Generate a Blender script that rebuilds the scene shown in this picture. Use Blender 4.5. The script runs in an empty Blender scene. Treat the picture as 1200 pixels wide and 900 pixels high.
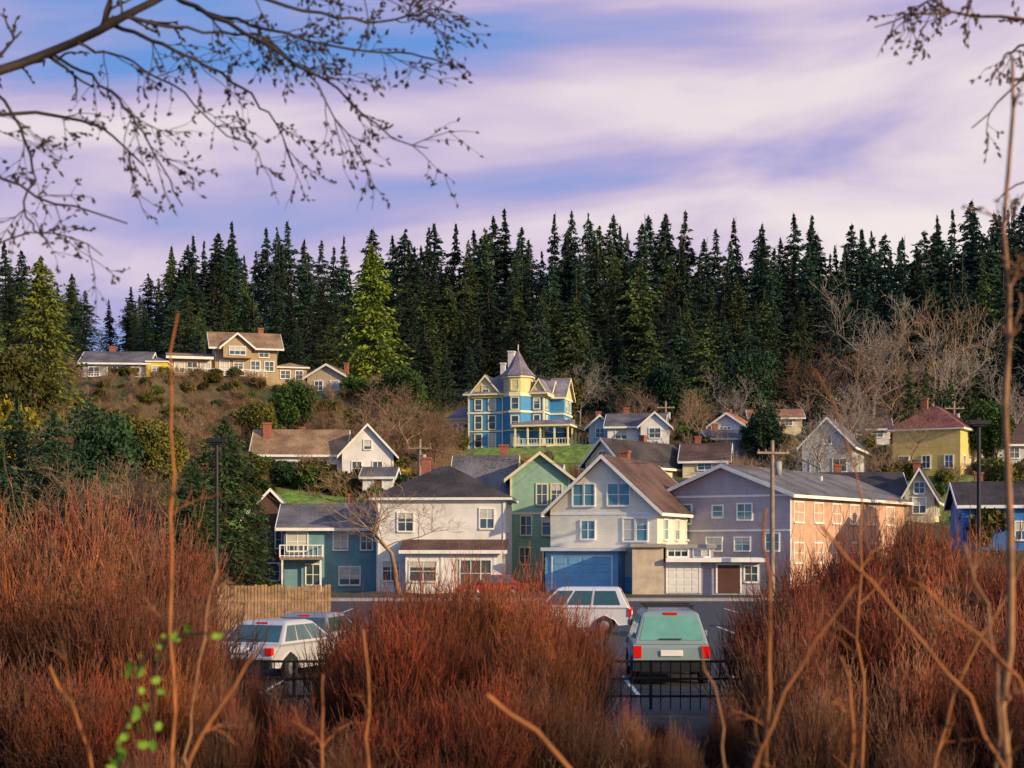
import bpy, math, random
import numpy as np
from mathutils import Vector, Matrix
random.seed(7); rng=np.random.default_rng(7)
S=bpy.context.scene
F=1800.0; CZ=3.3; HV=640.0
def W(u,v,Y): return ((u-600)/F*Y, Y, CZ+(HV-v)/F*Y)

# ------------------------------------------------------------ materials
def newmat(name):
    m=bpy.data.materials.new(name); m.use_nodes=True
    nt=m.node_tree; b=nt.nodes['Principled BSDF']; return m,nt,b
def mat(name,c,rough=0.75,var=0.18,scale=1.5,siding=0,metal=0.0,spec=0.3,sdir='Z'):
    m,nt,b=newmat(name); N=nt.nodes; L=nt.links
    tc=N.new('ShaderNodeTexCoord')
    n=N.new('ShaderNodeTexNoise'); n.inputs['Scale'].default_value=scale; n.inputs['Detail'].default_value=4; n.inputs['Roughness'].default_value=.6
    L.new(tc.outputs['Object'],n.inputs['Vector'])
    r=N.new('ShaderNodeValToRGB'); e=r.color_ramp.elements
    e[0].position=.3; e[1].position=.7
    e[0].color=(*[x*(1-var) for x in c],1); e[1].color=(*[min(1,x*(1+var*.6)) for x in c],1)
    L.new(n.outputs['Fac'],r.inputs['Fac'])
    if siding:
        w=N.new('ShaderNodeTexWave'); w.wave_type='BANDS'; w.bands_direction=sdir; w.wave_profile='SAW'
        w.inputs['Scale'].default_value=1/siding*0.314
        L.new(tc.outputs['Object'],w.inputs['Vector'])
        bp=N.new('ShaderNodeBump'); bp.inputs['Strength'].default_value=.6; bp.inputs['Distance'].default_value=.04
        L.new(w.outputs['Fac'],bp.inputs['Height']); L.new(bp.outputs['Normal'],b.inputs['Normal'])
    L.new(r.outputs['Color'],b.inputs['Base Color'])
    b.inputs['Roughness'].default_value=rough; b.inputs['Metallic'].default_value=metal
    b.inputs['Specular IOR Level'].default_value=spec
    return m
def roofmat(name,c):
    m,nt,b=newmat(name); N=nt.nodes; L=nt.links
    tc=N.new('ShaderNodeTexCoord')
    n=N.new('ShaderNodeTexNoise'); n.inputs['Scale'].default_value=7; n.inputs['Detail'].default_value=4
    n2=N.new('ShaderNodeTexNoise'); n2.inputs['Scale'].default_value=.5; n2.inputs['Detail'].default_value=5
    L.new(tc.outputs['Object'],n.inputs['Vector']); L.new(tc.outputs['Object'],n2.inputs['Vector'])
    a=N.new('ShaderNodeMath'); a.operation='ADD'; L.new(n.outputs['Fac'],a.inputs[0]); L.new(n2.outputs['Fac'],a.inputs[1])
    r=N.new('ShaderNodeValToRGB'); e=r.color_ramp.elements; e[0].position=.7; e[1].position=1.0
    a2=N.new('ShaderNodeMath'); a2.operation='MULTIPLY'; a2.inputs[1].default_value=.85; L.new(a.outputs[0],a2.inputs[0])
    e[0].color=(*[x*.6 for x in c],1); e[1].color=(*[min(1,x*1.5) for x in c],1)
    L.new(a2.outputs[0],r.inputs['Fac']); L.new(r.outputs['Color'],b.inputs['Base Color'])
    w=N.new('ShaderNodeTexWave'); w.bands_direction='Z'; w.wave_profile='SAW'; w.inputs['Scale'].default_value=1.6
    L.new(tc.outputs['Object'],w.inputs['Vector'])
    bp=N.new('ShaderNodeBump'); bp.inputs['Strength'].default_value=.5; bp.inputs['Distance'].default_value=.03
    L.new(w.outputs['Fac'],bp.inputs['Height']); L.new(bp.outputs['Normal'],b.inputs['Normal'])
    b.inputs['Roughness'].default_value=.85; b.inputs['Specular IOR Level'].default_value=.25
    return m
def foliage(name,c1,c2,scale=.45,rnd=.5,rough=.7,trans=0.0):
    m,nt,b=newmat(name); N=nt.nodes; L=nt.links
    tc=N.new('ShaderNodeTexCoord'); oi=N.new('ShaderNodeObjectInfo')
    ad=N.new('ShaderNodeVectorMath'); ad.operation='ADD'
    sc=N.new('ShaderNodeMath'); sc.operation='MULTIPLY'; sc.inputs[1].default_value=50
    L.new(oi.outputs['Random'],sc.inputs[0]); L.new(tc.outputs['Object'],ad.inputs[0]); L.new(sc.outputs[0],ad.inputs[1])
    n=N.new('ShaderNodeTexNoise'); n.inputs['Scale'].default_value=scale; n.inputs['Detail'].default_value=3; n.inputs['Roughness'].default_value=.75
    L.new(ad.outputs[0],n.inputs['Vector'])
    r=N.new('ShaderNodeValToRGB'); e=r.color_ramp.elements; e[0].position=.36; e[1].position=.66
    e[0].color=(*c1,1); e[1].color=(*c2,1); L.new(n.outputs['Fac'],r.inputs['Fac'])
    mr=N.new('ShaderNodeMapRange'); mr.inputs['To Min'].default_value=1-rnd; mr.inputs['To Max'].default_value=1+rnd
    L.new(oi.outputs['Random'],mr.inputs['Value'])
    mx=N.new('ShaderNodeVectorMath'); mx.operation='SCALE'; L.new(r.outputs['Color'],mx.inputs[0]); L.new(mr.outputs[0],mx.inputs['Scale'])
    L.new(mx.outputs[0],b.inputs['Base Color']); b.inputs['Roughness'].default_value=rough
    b.inputs['Specular IOR Level'].default_value=.2
    if trans>0:
        t=N.new('ShaderNodeBsdfTranslucent'); ms=N.new('ShaderNodeMixShader'); ms.inputs[0].default_value=trans
        L.new(mx.outputs[0],t.inputs['Color']); L.new(b.outputs[0],ms.inputs[1]); L.new(t.outputs[0],ms.inputs[2])
        L.new(ms.outputs[0],N['Material Output'].inputs['Surface'])
    return m
def stemmat(name,lo,hi,z0,z1,var=.5,alt=None):
    m,nt,b=newmat(name); N=nt.nodes; L=nt.links
    tc=N.new('ShaderNodeTexCoord'); s=N.new('ShaderNodeSeparateXYZ'); L.new(tc.outputs['Object'],s.inputs[0])
    oi=N.new('ShaderNodeObjectInfo')
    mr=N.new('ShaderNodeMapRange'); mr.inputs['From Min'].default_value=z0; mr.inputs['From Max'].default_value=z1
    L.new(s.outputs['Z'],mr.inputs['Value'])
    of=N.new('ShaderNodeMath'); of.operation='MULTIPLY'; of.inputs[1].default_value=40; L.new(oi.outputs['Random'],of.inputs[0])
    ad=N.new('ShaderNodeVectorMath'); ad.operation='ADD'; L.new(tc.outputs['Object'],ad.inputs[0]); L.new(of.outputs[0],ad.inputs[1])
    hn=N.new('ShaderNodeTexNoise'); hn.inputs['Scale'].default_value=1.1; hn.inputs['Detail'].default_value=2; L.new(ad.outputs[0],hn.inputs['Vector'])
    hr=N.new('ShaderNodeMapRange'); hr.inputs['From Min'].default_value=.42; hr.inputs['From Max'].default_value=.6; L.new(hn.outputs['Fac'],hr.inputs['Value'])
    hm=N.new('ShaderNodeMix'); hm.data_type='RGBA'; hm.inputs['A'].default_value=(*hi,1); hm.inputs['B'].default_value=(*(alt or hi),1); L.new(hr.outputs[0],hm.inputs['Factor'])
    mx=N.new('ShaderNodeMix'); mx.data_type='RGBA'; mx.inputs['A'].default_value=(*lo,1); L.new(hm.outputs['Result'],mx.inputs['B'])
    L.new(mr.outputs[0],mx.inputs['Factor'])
    n=N.new('ShaderNodeTexNoise'); n.inputs['Scale'].default_value=7; n.inputs['Detail'].default_value=2; L.new(ad.outputs[0],n.inputs['Vector'])
    m2=N.new('ShaderNodeMapRange'); m2.inputs['From Min'].default_value=.3; m2.inputs['From Max'].default_value=.7
    m2.inputs['To Min'].default_value=1-var; m2.inputs['To Max'].default_value=1+var; L.new(n.outputs['Fac'],m2.inputs['Value'])
    m3=N.new('ShaderNodeMapRange'); m3.inputs['To Min'].default_value=.55; m3.inputs['To Max'].default_value=1.35; L.new(oi.outputs['Random'],m3.inputs['Value'])
    mm=N.new('ShaderNodeMath'); mm.operation='MULTIPLY'; L.new(m2.outputs[0],mm.inputs[0]); L.new(m3.outputs[0],mm.inputs[1])
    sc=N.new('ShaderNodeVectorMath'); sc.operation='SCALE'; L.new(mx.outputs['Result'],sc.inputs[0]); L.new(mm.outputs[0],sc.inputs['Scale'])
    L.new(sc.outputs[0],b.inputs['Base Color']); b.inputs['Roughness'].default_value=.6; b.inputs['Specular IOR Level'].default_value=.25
    return m

# ------------------------------------------------------------ mesh utils
def mesh_np(name,V,Fq,mats):
    V=np.asarray(V,dtype=np.float32)
    me=bpy.data.meshes.new(name)
    tot=[];loops=[];mi=[]
    for fa,m in Fq:
        fa=np.asarray(fa,dtype=np.int32)
        if len(fa)==0: continue
        tot.append(np.full(len(fa),fa.shape[1],dtype=np.int32)); loops.append(fa.ravel()); mi.append(np.full(len(fa),m,dtype=np.int32))
    tot=np.concatenate(tot);loops=np.concatenate(loops);mi=np.concatenate(mi)
    me.vertices.add(len(V)); me.vertices.foreach_set('co',V.ravel())
    me.loops.add(len(loops)); me.loops.foreach_set('vertex_index',loops)
    st=np.concatenate([[0],np.cumsum(tot)[:-1]]).astype(np.int32)
    me.polygons.add(len(tot)); me.polygons.foreach_set('loop_start',st)
    me.polygons.foreach_set('material_index',mi)
    for m in mats: me.materials.append(m)
    me.update(calc_edges=True); me.validate()
    return me
def obj(name,me,loc=(0,0,0),rot=0,scale=1,parent=None):
    o=bpy.data.objects.new(name,me); o.location=loc; o.rotation_euler=(0,0,rot)
    o.scale=(scale,)*3 if not hasattr(scale,'__len__') else scale
    S.collection.objects.link(o)
    if parent: o.parent=parent
    return o
def empty(name,loc=(0,0,0),rot=0):
    o=bpy.data.objects.new(name,None); o.location=loc; o.rotation_euler=(0,0,rot); o.empty_display_size=.5
    S.collection.objects.link(o); return o
def nrm(a): return a/np.maximum(np.linalg.norm(a,axis=-1,keepdims=True),1e-9)
def tubes(P,R,k=3):
    P=np.asarray(P,float);R=np.asarray(R,float)
    s,n,_=P.shape
    T=nrm(np.gradient(P,axis=1))
    ref=np.where(np.abs(T[:,:1,2:3])>.8,np.array([1.,0,0]),np.array([0,0,1.]))
    A=nrm(np.cross(T,np.broadcast_to(ref,T.shape))); B=np.cross(T,A)
    an=np.arange(k)*2*math.pi/k
    V=P[:,:,None,:]+R[:,:,None,None]*(np.cos(an)[None,None,:,None]*A[:,:,None,:]+np.sin(an)[None,None,:,None]*B[:,:,None,:])
    idx=np.arange(s*n*k).reshape(s,n,k)
    a=idx[:,:-1,:];b=idx[:,1:,:]
    f=np.stack([a,np.roll(a,-1,2),np.roll(b,-1,2),b],-1).reshape(-1,4)
    return V.reshape(-1,3),f
def cards(C,D,Sd,l,w):
    l=np.asarray(l)[:,None];w=np.asarray(w)[:,None]
    a=C-D*l*.5; t=C+D*l*.5; p=C+Sd*w*.5-D*l*.1; q=C-Sd*w*.5-D*l*.1
    V=np.stack([a,p,t,q],1).reshape(-1,3)
    return V,np.arange(len(V)).reshape(-1,4)
class Acc:
    def __init__(s): s.V=[];s.F=[];s.n=0
    def add(s,V,f,m): s.V.append(V); s.F.append((f+s.n,m)); s.n+=len(V)
    def mesh(s,name,mats): return mesh_np(name,np.concatenate(s.V),s.F,mats)

# ------------------------------------------------------------ terrain height
PADS=[]
ys=[0,118,125,150,170,200,240,260,300,340,700,3000]
PL=[0,0,1.5,9,15,24.5,28,31,41,44,40,20]
PM=[0,0,.5,5,9.5,15.7,20,27,39,44,40,20]
PR=[0,0,.5,3.5,7.5,12,18,24,37,43,40,20]
def sst(t): t=np.clip(t,0,1); return t*t*(3-2*t)
def ground(x,y):
    x=np.asarray(x,float);y=np.asarray(y,float)
    a=np.interp(y,ys,PL);b=np.interp(y,ys,PM);c=np.interp(y,ys,PR)
    w1=sst((x+50)/55);w2=sst((x-5)/45)
    z=np.where(x<5,a*(1-w1)+b*w1,b*(1-w2)+c*w2)
    z=z+np.where(y>122,.5*np.sin(x*.21+y*.13)+.3*np.sin(x*.47-y*.31),0)*sst((y-122)/20)
    z=z+1.6*sst((14-y)/8)
    for (px,py,r,pz) in PADS:
        d=np.hypot(x-px,y-py); w=sst(1-(d-r)/7); z=z*(1-w)+pz*w
    return z
def g(x,y): return float(ground(x,y))

# ------------------------------------------------------------ house kit
glass=mat('window_glass',(.05,.085,.10),rough=.06,var=.7,scale=.35,spec=.9)
glass_t=mat('window_glass_teal',(.10,.26,.30),rough=.08,var=.5,scale=.5,spec=.8)
white=mat('white_paint',(.76,.75,.73),var=.2,siding=.25,scale=.7)
trimw=mat('white_trim',(.78,.77,.74),var=.14)
blind=mat('window_blind',(.5,.5,.47),var=.2)
brick=mat('brick',(.32,.11,.07),var=.35,scale=5)
concrete=mat('concrete',(.33,.31,.28),var=.25,scale=2)
darkm=mat('dark_metal',(.02,.02,.022),rough=.4)
class House:
    def __init__(s,name,loc,yaw,mats,pad=None,padr=7):
        s.name=name;s.loc=loc;s.yaw=math.radians(yaw);s.m=mats;s.p={}
        if pad is not None:
            c,sn=math.cos(s.yaw),math.sin(s.yaw)
            PADS.append((loc[0]+pad[0]*c-pad[1]*sn,loc[1]+pad[0]*sn+pad[1]*c,padr,loc[2]))
    def raw(s,part,V,Fs):
        p=s.p.setdefault(part,([],[])); n=len(p[0]); p[0].extend(V); p[1].extend([tuple(i+n for i in f) for f in Fs])
    def box(s,part,x0,x1,y0,y1,z0,z1):
        V=[(x,y,z) for z in(z0,z1) for y in(y0,y1) for x in(x0,x1)]
        s.raw(part,V,[(0,2,3,1),(4,5,7,6),(0,1,5,4),(2,6,7,3),(0,4,6,2),(1,3,7,5)])
    def prism(s,part,poly,axis,a,b):
        n=len(poly)
        if axis=='y': V=[(p[0],a,p[1]) for p in poly]+[(p[0],b,p[1]) for p in poly]
        elif axis=='x': V=[(a,p[0],p[1]) for p in poly]+[(b,p[0],p[1]) for p in poly]
        else: V=[(p[0],p[1],a) for p in poly]+[(p[0],p[1],b) for p in poly]
        s.raw(part,V,[tuple(range(n)),tuple(range(2*n-1,n-1,-1))]+[(i,i+n,(i+1)%n+n,(i+1)%n) for i in range(n)])
    def gable(s,x0,x1,y0,y1,z0,h,rise,axis='y',over=.45,walls='walls',roof='roof',trim='trim',off=None):
        a0,a1,b0,b1=(x0,x1,y0,y1) if axis=='y' else (y0,y1,x0,x1)
        mid=(a0+a1)/2 if off is None else off; ze=z0+h; zt=ze+rise
        s.prism(walls,[(a0,z0-2.5 if z0<1e-6 else z0),(a1,z0-2.5 if z0<1e-6 else z0),(a1,ze),(mid,zt),(a0,ze)],axis,b0,b1)
        sl=rise/(mid-a0); sr=rise/(a1-mid); t=.2;e=.03
        ch=lambda lo,hi,o:[(a0-o,ze-o*sl+lo),(mid,zt+lo),(a1+o,ze-o*sr+lo),(a1+o,ze-o*sr+hi),(mid,zt+hi),(a0-o,ze-o*sl+hi)]
        s.prism(roof,ch(e,t,over),axis,b0-over,b1+over)
        for c,d in((b0-over-.06,b0-over-.003),(b1+over+.003,b1+over+.06)):
            s.prism(trim,ch(-.06,t+.02,over+.03),axis,c,d)
        for aa,sg,ss in((a0-over,-1,sl),(a1+over,1,sr)):
            q=sorted((aa+sg*.004,aa+sg*.06)); zz=ze-over*ss
            if axis=='y': s.box(trim,q[0],q[1],b0-over,b1+over,zz-.06,zz+t-.03)
            else: s.box(trim,b0-over,b1+over,q[0],q[1],zz-.06,zz+t-.03)
        s.prism(roof,[(mid-.15,zt+t-.15*max(sl,.1)+.02),(mid+.15,zt+t-.15*max(sr,.1)+.02),(mid,zt+t+.06)],axis,b0-over,b1+over)
    def hip(s,x0,x1,y0,y1,z,rise,over=.5,ridge=None,roof='roof',trim='trim'):
        X0,X1,Y0,Y1=x0-over,x1+over,y0-over,y1+over
        s.box(trim,X0,X1,Y0,Y1,z-.06,z+.14)
        X0-=.04;X1+=.04;Y0-=.04;Y1+=.04; z0=z+.145
        w,d=X1-X0,Y1-Y0; ins=min(w,d)/2*(1 if ridge is None else ridge)
        cx,cy=(X0+X1)/2,(Y0+Y1)/2
        if w>=d: r0=(X0+ins,cy);r1=(X1-ins,cy)
        else: r0=(cx,Y0+ins);r1=(cx,Y1-ins)
        if abs(r0[0]-r1[0])+abs(r0[1]-r1[1])<.05: r1=(r0[0]+.05*(w>=d),r0[1]+.05*(w<d))
        V=[(X0,Y0,z0),(X1,Y0,z0),(X1,Y1,z0),(X0,Y1,z0),(*r0,z+rise),(*r1,z+rise)]
        if w>=d: f=[(0,1,5,4),(2,3,4,5),(1,2,5),(3,0,4),(3,2,1,0)]
        else: f=[(0,1,4),(1,2,5,4),(2,3,5),(3,0,4,5),(3,2,1,0)]
        s.raw(roof,V,f)
    def face(s,vol,fc):
        x0,x1,y0,y1=vol
        return {'F':((x0,y0),(1,0),(0,-1)),'R':((x1,y0),(0,1),(1,0)),'L':((x0,y0),(0,1),(-1,0)),'B':((x0,y1),(1,0),(0,1))}[fc]
    def ob(s,part,fr,s0,s1,n0,n1,z0,z1):
        (ox,oy),(sx,sy),(nx,ny)=fr
        xs=[ox+sx*a+nx*b for a in(s0,s1) for b in(n0,n1)];yy=[oy+sy*a+ny*b for a in(s0,s1) for b in(n0,n1)]
        s.box(part,min(xs),max(xs),min(yy),max(yy),z0,z1)
    def win(s,vol,fc,c,z,w,h,mx=1,mz=1,gl='glass',tr='trim',fw=.11,bl=None):
        fr=s.face(vol,fc); a,b=c-w/2,c+w/2; t,n=z+h,.09
        s.ob(gl,fr,a,b,-.05,.02,z,t)
        s.ob(tr,fr,a-fw,a,-.05,n,z-fw,t+fw); s.ob(tr,fr,b,b+fw,-.05,n,z-fw,t+fw)
        s.ob(tr,fr,a,b,-.05,n-.005,t,t+fw); s.ob(tr,fr,a-.05,b+.05,-.05,n+.06,z-fw-.02,z)
        for i in range(1,mx+1):
            q=a+w*i/(mx+1); s.ob(tr,fr,q-.03,q+.03,-.04,.055,z,t)
        for i in range(1,mz+1):
            q=z+h*i/(mz+1); s.ob(tr,fr,a,b,-.04,.05,q-.025,q+.025)
        if bl is None: bl=random.random()<.4
        if bl:
            hb=h*random.choice([.3,.5,.7,.95]); s.ob('blinds',fr,a+.02,b-.02,-.03,.026,t-hb,t-.01)
    def door(s,vol,fc,c,z,w,h,part='door'):
        fr=s.face(vol,fc); s.ob(part,fr,c-w/2,c+w/2,-.05,.04,z,z+h)
        s.ob('trim',fr,c-w/2-.12,c-w/2,-.05,.08,z,z+h+.12);s.ob('trim',fr,c+w/2,c+w/2+.12,-.05,.08,z,z+h+.12);s.ob('trim',fr,c-w/2,c+w/2,-.05,.075,z+h,z+h+.12)
    def garage(s,vol,fc,c,z,w,h,part='garage_door'):
        s.door(vol,fc,c,z,w,h,part); fr=s.face(vol,fc)
        for i in range(4):
            for j in range(4):
                s.ob(part,fr,c-w/2+w*(j+.1)/4,c-w/2+w*(j+.9)/4,.0,.065,z+h*(i+.12)/4,z+h*(i+.86)/4)
    def chimney(s,x,y,z0,z1,w=.7,part='chimney'):
        s.box(part,x-w/2,x+w/2,y-w/2,y+w/2,z0,z1); s.box(part,x-w/2-.07,x+w/2+.07,y-w/2-.07,y+w/2+.07,z1+.002,z1+.18)
    def rail(s,x0,x1,y0,y1,z,h=.95,part='railing'):
        L=math.hypot(x1-x0,y1-y0); n=max(2,int(L/.35))
        if abs(y1-y0)<1e-6:
            s.box(part,x0,x1,y0-.04,y0+.04,z+h-.08,z+h);s.box(part,x0,x1,y0-.03,y0+.03,z+.08,z+.14)
        else:
            s.box(part,x0-.04,x0+.04,y0,y1,z+h-.08,z+h);s.box(part,x0-.03,x0+.03,y0,y1,z+.08,z+.14)
        for i in range(n+1):
            t=i/n; x=x0+(x1-x0)*t;y=y0+(y1-y0)*t; w=.05 if i%5==0 else .022
            s.box(part,x-w,x+w,y-w,y+w,z,z+h-.002)
    def done(s):
        e=empty(s.name,s.loc,s.yaw)
        for k,(V,Fs) in s.p.items():
            me=bpy.data.meshes.new(k); me.from_pydata(V,[],Fs)
            me.materials.append(s.m.get(k) or DEF.get(k) or trimw); me.update()
            obj(k,me,parent=e)
        return e
DEF={'glass':glass,'trim':trimw,'blinds':blind,'chimney':brick,'railing':trimw,'door':mat('door_paint',(.12,.06,.04)),
 'garage_door':mat('garage_door_white',(.7,.69,.66),var=.1),'foundation':concrete,'deck':mat('deck_wood',(.3,.2,.12),var=.4)}
rGray=roofmat('roof_gray',(.12,.115,.125)); rDark=roofmat('roof_dark',(.05,.043,.045)); rBrown=roofmat('roof_brown',(.17,.10,.06))
rRed=roofmat('roof_red_brown',(.17,.055,.045)); rOrange=roofmat('roof_orange',(.33,.13,.06)); rTan=roofmat('roof_tan',(.25,.16,.09)); rPurp=roofmat('roof_slate_purple',(.19,.17,.205))
rBr2=roofmat('roof_dark_brown',(.10,.06,.05))

# 1 white house
H=House('white_house',W(441,694,115),-3,{'walls':white,'roof':rDark,'porch_roof':rBr2},pad=(5,4))
v=(0,9.7,0,9); H.box('walls',0,9.7,0,9,-1,6.95); H.hip(*v,6.95,2.7,over=.5)
H.win(v,'F',8.3,4.8,1.0,1.4);H.win(v,'F',2.2,4.6,1.1,1.3);H.win(v,'R',2.5,4.6,1.1,1.4)
H.box('walls',2.4,9.5,-1.7,-.003,-1,3.0)
H.prism('porch_roof',[(-2.2,3.0),(0.0,3.75),(0.0,3.95),(-2.2,3.15)],'x',2.0,9.9)
H.box('trim',1.96,9.94,-2.26,-2.203,2.9,3.16)
pv=(2.4,9.5,-1.7,0)
H.win(pv,'F',1.3,.9,1.9,1.4,mx=1); H.win(pv,'F',5.2,.5,2.2,1.9,mx=2); H.win(v,'F',1.1,.9,1.2,1.4)
for x in (2.4,5.0,8.9): H.box('trim',x,x+.14,-1.76,-1.703,-1,3)
H.box('downpipe',.12,.2,-.09,-.01,0,6.8);H.box('downpipe',9.5,9.58,-.09,-.01,3.9,6.8)
H.chimney(3.2,5,7,10.2)
H.done()
# 2 green house
gr=mat('mint_green_siding',(.28,.46,.34),siding=.22); cream=mat('cream_paint',(.72,.64,.42),var=.1)
H=House('green_house',W(598,678,126),-4,{'walls':gr,'roof':rGray,'trim':cream},pad=(2,4))
H.gable(0,4.9,0,8,0,8.3,1.9); v=(0,4.9,0,8)
H.win(v,'F',2.6,6.1,.8,1.6);H.win(v,'F',3.8,6.1,.8,1.6);H.win(v,'F',1.3,3.6,.8,1.5);H.win(v,'F',3.4,3.6,1.5,1.4);H.win(v,'F',3.4,.9,1.3,1.4);H.win(v,'F',1.2,1.2,.8,1.3)
H.ob('trim',H.face(v,'F'),0,4.9,-.02,.05,5.25,5.45)
H.ob('trim',H.face(v,'F'),-.02,.14,-.02,.055,0,8.25);H.ob('trim',H.face(v,'F'),4.76,4.92,-.02,.055,0,8.25)
H.gable(-4.9,-.003,1.2,9.2,0,6.3,3.9,axis='x',over=.4)
H.win((-4.9,0,1.2,9),'F',3.9,4.0,.8,1.5)
H.chimney(-1,6,9,11.2,part='chimney')
H.done()
# 3 white gabled house
lb=mat('light_blue_paint',(.22,.47,.68),siding=.3,var=.2); wh2=mat('cream_white_siding',(.78,.75,.62),siding=.2,var=.18,scale=.7)
x,y=W(645,690,112)[:2]
H=House('white_gabled_house',(x,y,0.1),-22,{'walls':wh2,'roof':rBr2,'glass':glass_t,'blue':lb,'garage_door':mat('blue_door',(.22,.47,.68),var=.15)},pad=(4,5))
w=8.1; v=(0,w,0,13); H.gable(0,w,0,13,0,5.85,3.7,over=.5)
for c in(2.55,5.2):
    H.win(v,'F',c-.4,6.15,.75,1.5,mx=0,bl=False);H.win(v,'F',c+.45,6.15,.75,1.5,mx=0,bl=False)
H.win(v,'F',2.9,3.75,1.0,1.25,bl=False)
H.win(v,'F',6.0,3.6,.8,1.55,mx=0);H.win(v,'F',6.95,3.6,.8,1.55,mx=0,bl=True)
H.ob('trim',H.face(v,'F'),0,w,-.02,.05,5.45,5.62)
for s_ in(2,5,8,11): H.win(v,'R',s_,3.7,1,1.4)
H.box('blue',.2,5.7,-1.6,-.003,-1,2.85); H.box('trim',0,5.95,-2.0,-.003,2.853,3.1)
H.garage((.2,5.7,-1.6,0),'F',2.8,.05,4.4,2.4)
H.ob('blue',H.face(v,'F'),5.72,w-.01,0,.04,-.5,1.0)
H.gable(w-.5,w+2.6,8.5,12.5,0,5.6,2.4,axis='x',over=.35); H.win((0,w+2.6,8.5,12.5),'F',9.6,4,1,1.3)
H.chimney(3,8.5,8,10.4,.6)
H.done()
# 4 gray apartment house
gs=mat('gray_siding',(.38,.35,.41),siding=.22,var=.15); gs_lit=mat('gray_siding_sunlit',(.58,.36,.25),siding=.22,var=.22)  # second colour is the gray siding with warm sunlight painted in
x,y=W(775,690,117.6)[:2]
H=House('gray_apartment_house',(x,y,0.1),-34,{'walls':gs,'roof':rGray,'sunlit_side':gs_lit,'glass':glass_t},pad=(5,10),padr=10)
w=10.57; D=24; v=(0,w,0,D); H.gable(0,w,0,D,0,7.0,2.1,over=.55)
H.ob('sunlit_side',H.face(v,'R'),.1,D-.1,0,.03,-1,6.9)  # thin added panel, carries the painted sun warmth on the right wall
H.win(v,'F',1.6,4.95,1.9,1.35,mx=1,bl=False);H.win(v,'F',4.8,5.4,.8,.8,mx=0);H.win(v,'F',7.0,5.2,1.1,1.1)
H.win(v,'F',4.5,2.9,1.2,.9);H.win(v,'F',6.8,2.9,1.2,.9);H.win(v,'F',9.2,2.9,1.0,1.2)
H.ob('trim',H.face(v,'F'),0,w,-.02,.05,4.3,4.42)
H.ob('trim',H.face(v,'F'),0,w,-.02,.045,6.85,7.0)
for s_ in(1.5,5.2,8.8,12.4,16.2,20.4):
    H.win(v,'R',s_,5.0,1.7,1.4,mx=1);H.win(v,'R',s_,2.0,1.7,1.4,mx=1)
H.ob('trim',H.face(v,'R'),0,.15,0,.06,-1,6.95)
H.box('vents',3,3.2,8,8.2,8,8.8);H.box('vents',7,7.2,14,14.2,8,8.9)
H.done()
tan=mat('tan_stucco',(.52,.43,.32),var=.25)
H=House('garage_building',W(741,695,104),-4,{'walls':tan,'annex':gs,'brown':mat('brown_door',(.10,.045,.035)),'roof':mat('flat_roof',(.3,.29,.27))})
H.box('walls',0,2.1,0,6,-1,3.1);H.box('roof',-.15,2.25,-.3,6.1,3.103,3.35)
H.box('annex',2.103,8.6,.3,6,-1,2.1);H.box('trim',1.9+.36,8.9,-.5,6.1,2.103,2.38)
H.box('annex',2.26,5.5,.8,6,2.383,3.05);H.box('roof',2.26,5.7,.5,6.1,3.053,3.3)
v=(2.1,8.6,.3,6); H.garage(v,'F',1.35,0,2.1,1.95);H.door(v,'F',4.4,0,1.5,1.9,'brown');H.win(v,'F',5.9,.8,.8,1)
H.win((2.1,5.5,.8,6),'F',1.0,2.5,1.3,.45,mx=2,mz=0);H.win((2.1,5.5,.8,6),'F',2.6,2.5,1.0,.45,mx=1,mz=0)
H.done()
# 5 teal house
teal=mat('teal_siding',(.17,.33,.38),siding=.22)
H=House('teal_house',W(333,694,118),4,{'walls':teal,'roof':rGray},pad=(4,4))
v=(0,7.4,0,9); H.gable(0,7.4,0,9,0,5.0,1.7,axis='x',over=.6)
H.win(v,'F',1.0,3.2,1.5,1.4,mx=1);H.win(v,'F',4.3,3.3,1.0,1.3);H.win(v,'F',6.3,3.3,.8,1.2);H.win(v,'F',2.2,.6,1.0,1.5);H.win(v,'F',5,.6,1.5,1.3)
H.box('deck',-.2,3.0,-1.6,-.003,2.5,2.7);H.rail(-.2,3.0,-1.55,-1.55,2.7);H.rail(3.0,3.0,-1.55,-.1,2.7)
for x in(-.1,2.8):H.box('railing',x,x+.14,-1.55,-1.42,-1,2.5)
H.chimney(5,6,6,7.6,.6);H.done()
brn=mat('brown_siding',(.10,.055,.04),siding=.25)
H=House('brown_house',W(286,694,124),6,{'walls':brn,'roof':rBr2},pad=(2,4))
H.gable(0,4.2,0,8,0,6.0,2.2,over=.4);v=(0,4.2,0,8);H.win(v,'F',1.3,3.6,.9,1.3);H.win(v,'F',3,3.6,.9,1.3);H.win(v,'F',2,1,1.6,1.3);H.done()
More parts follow.
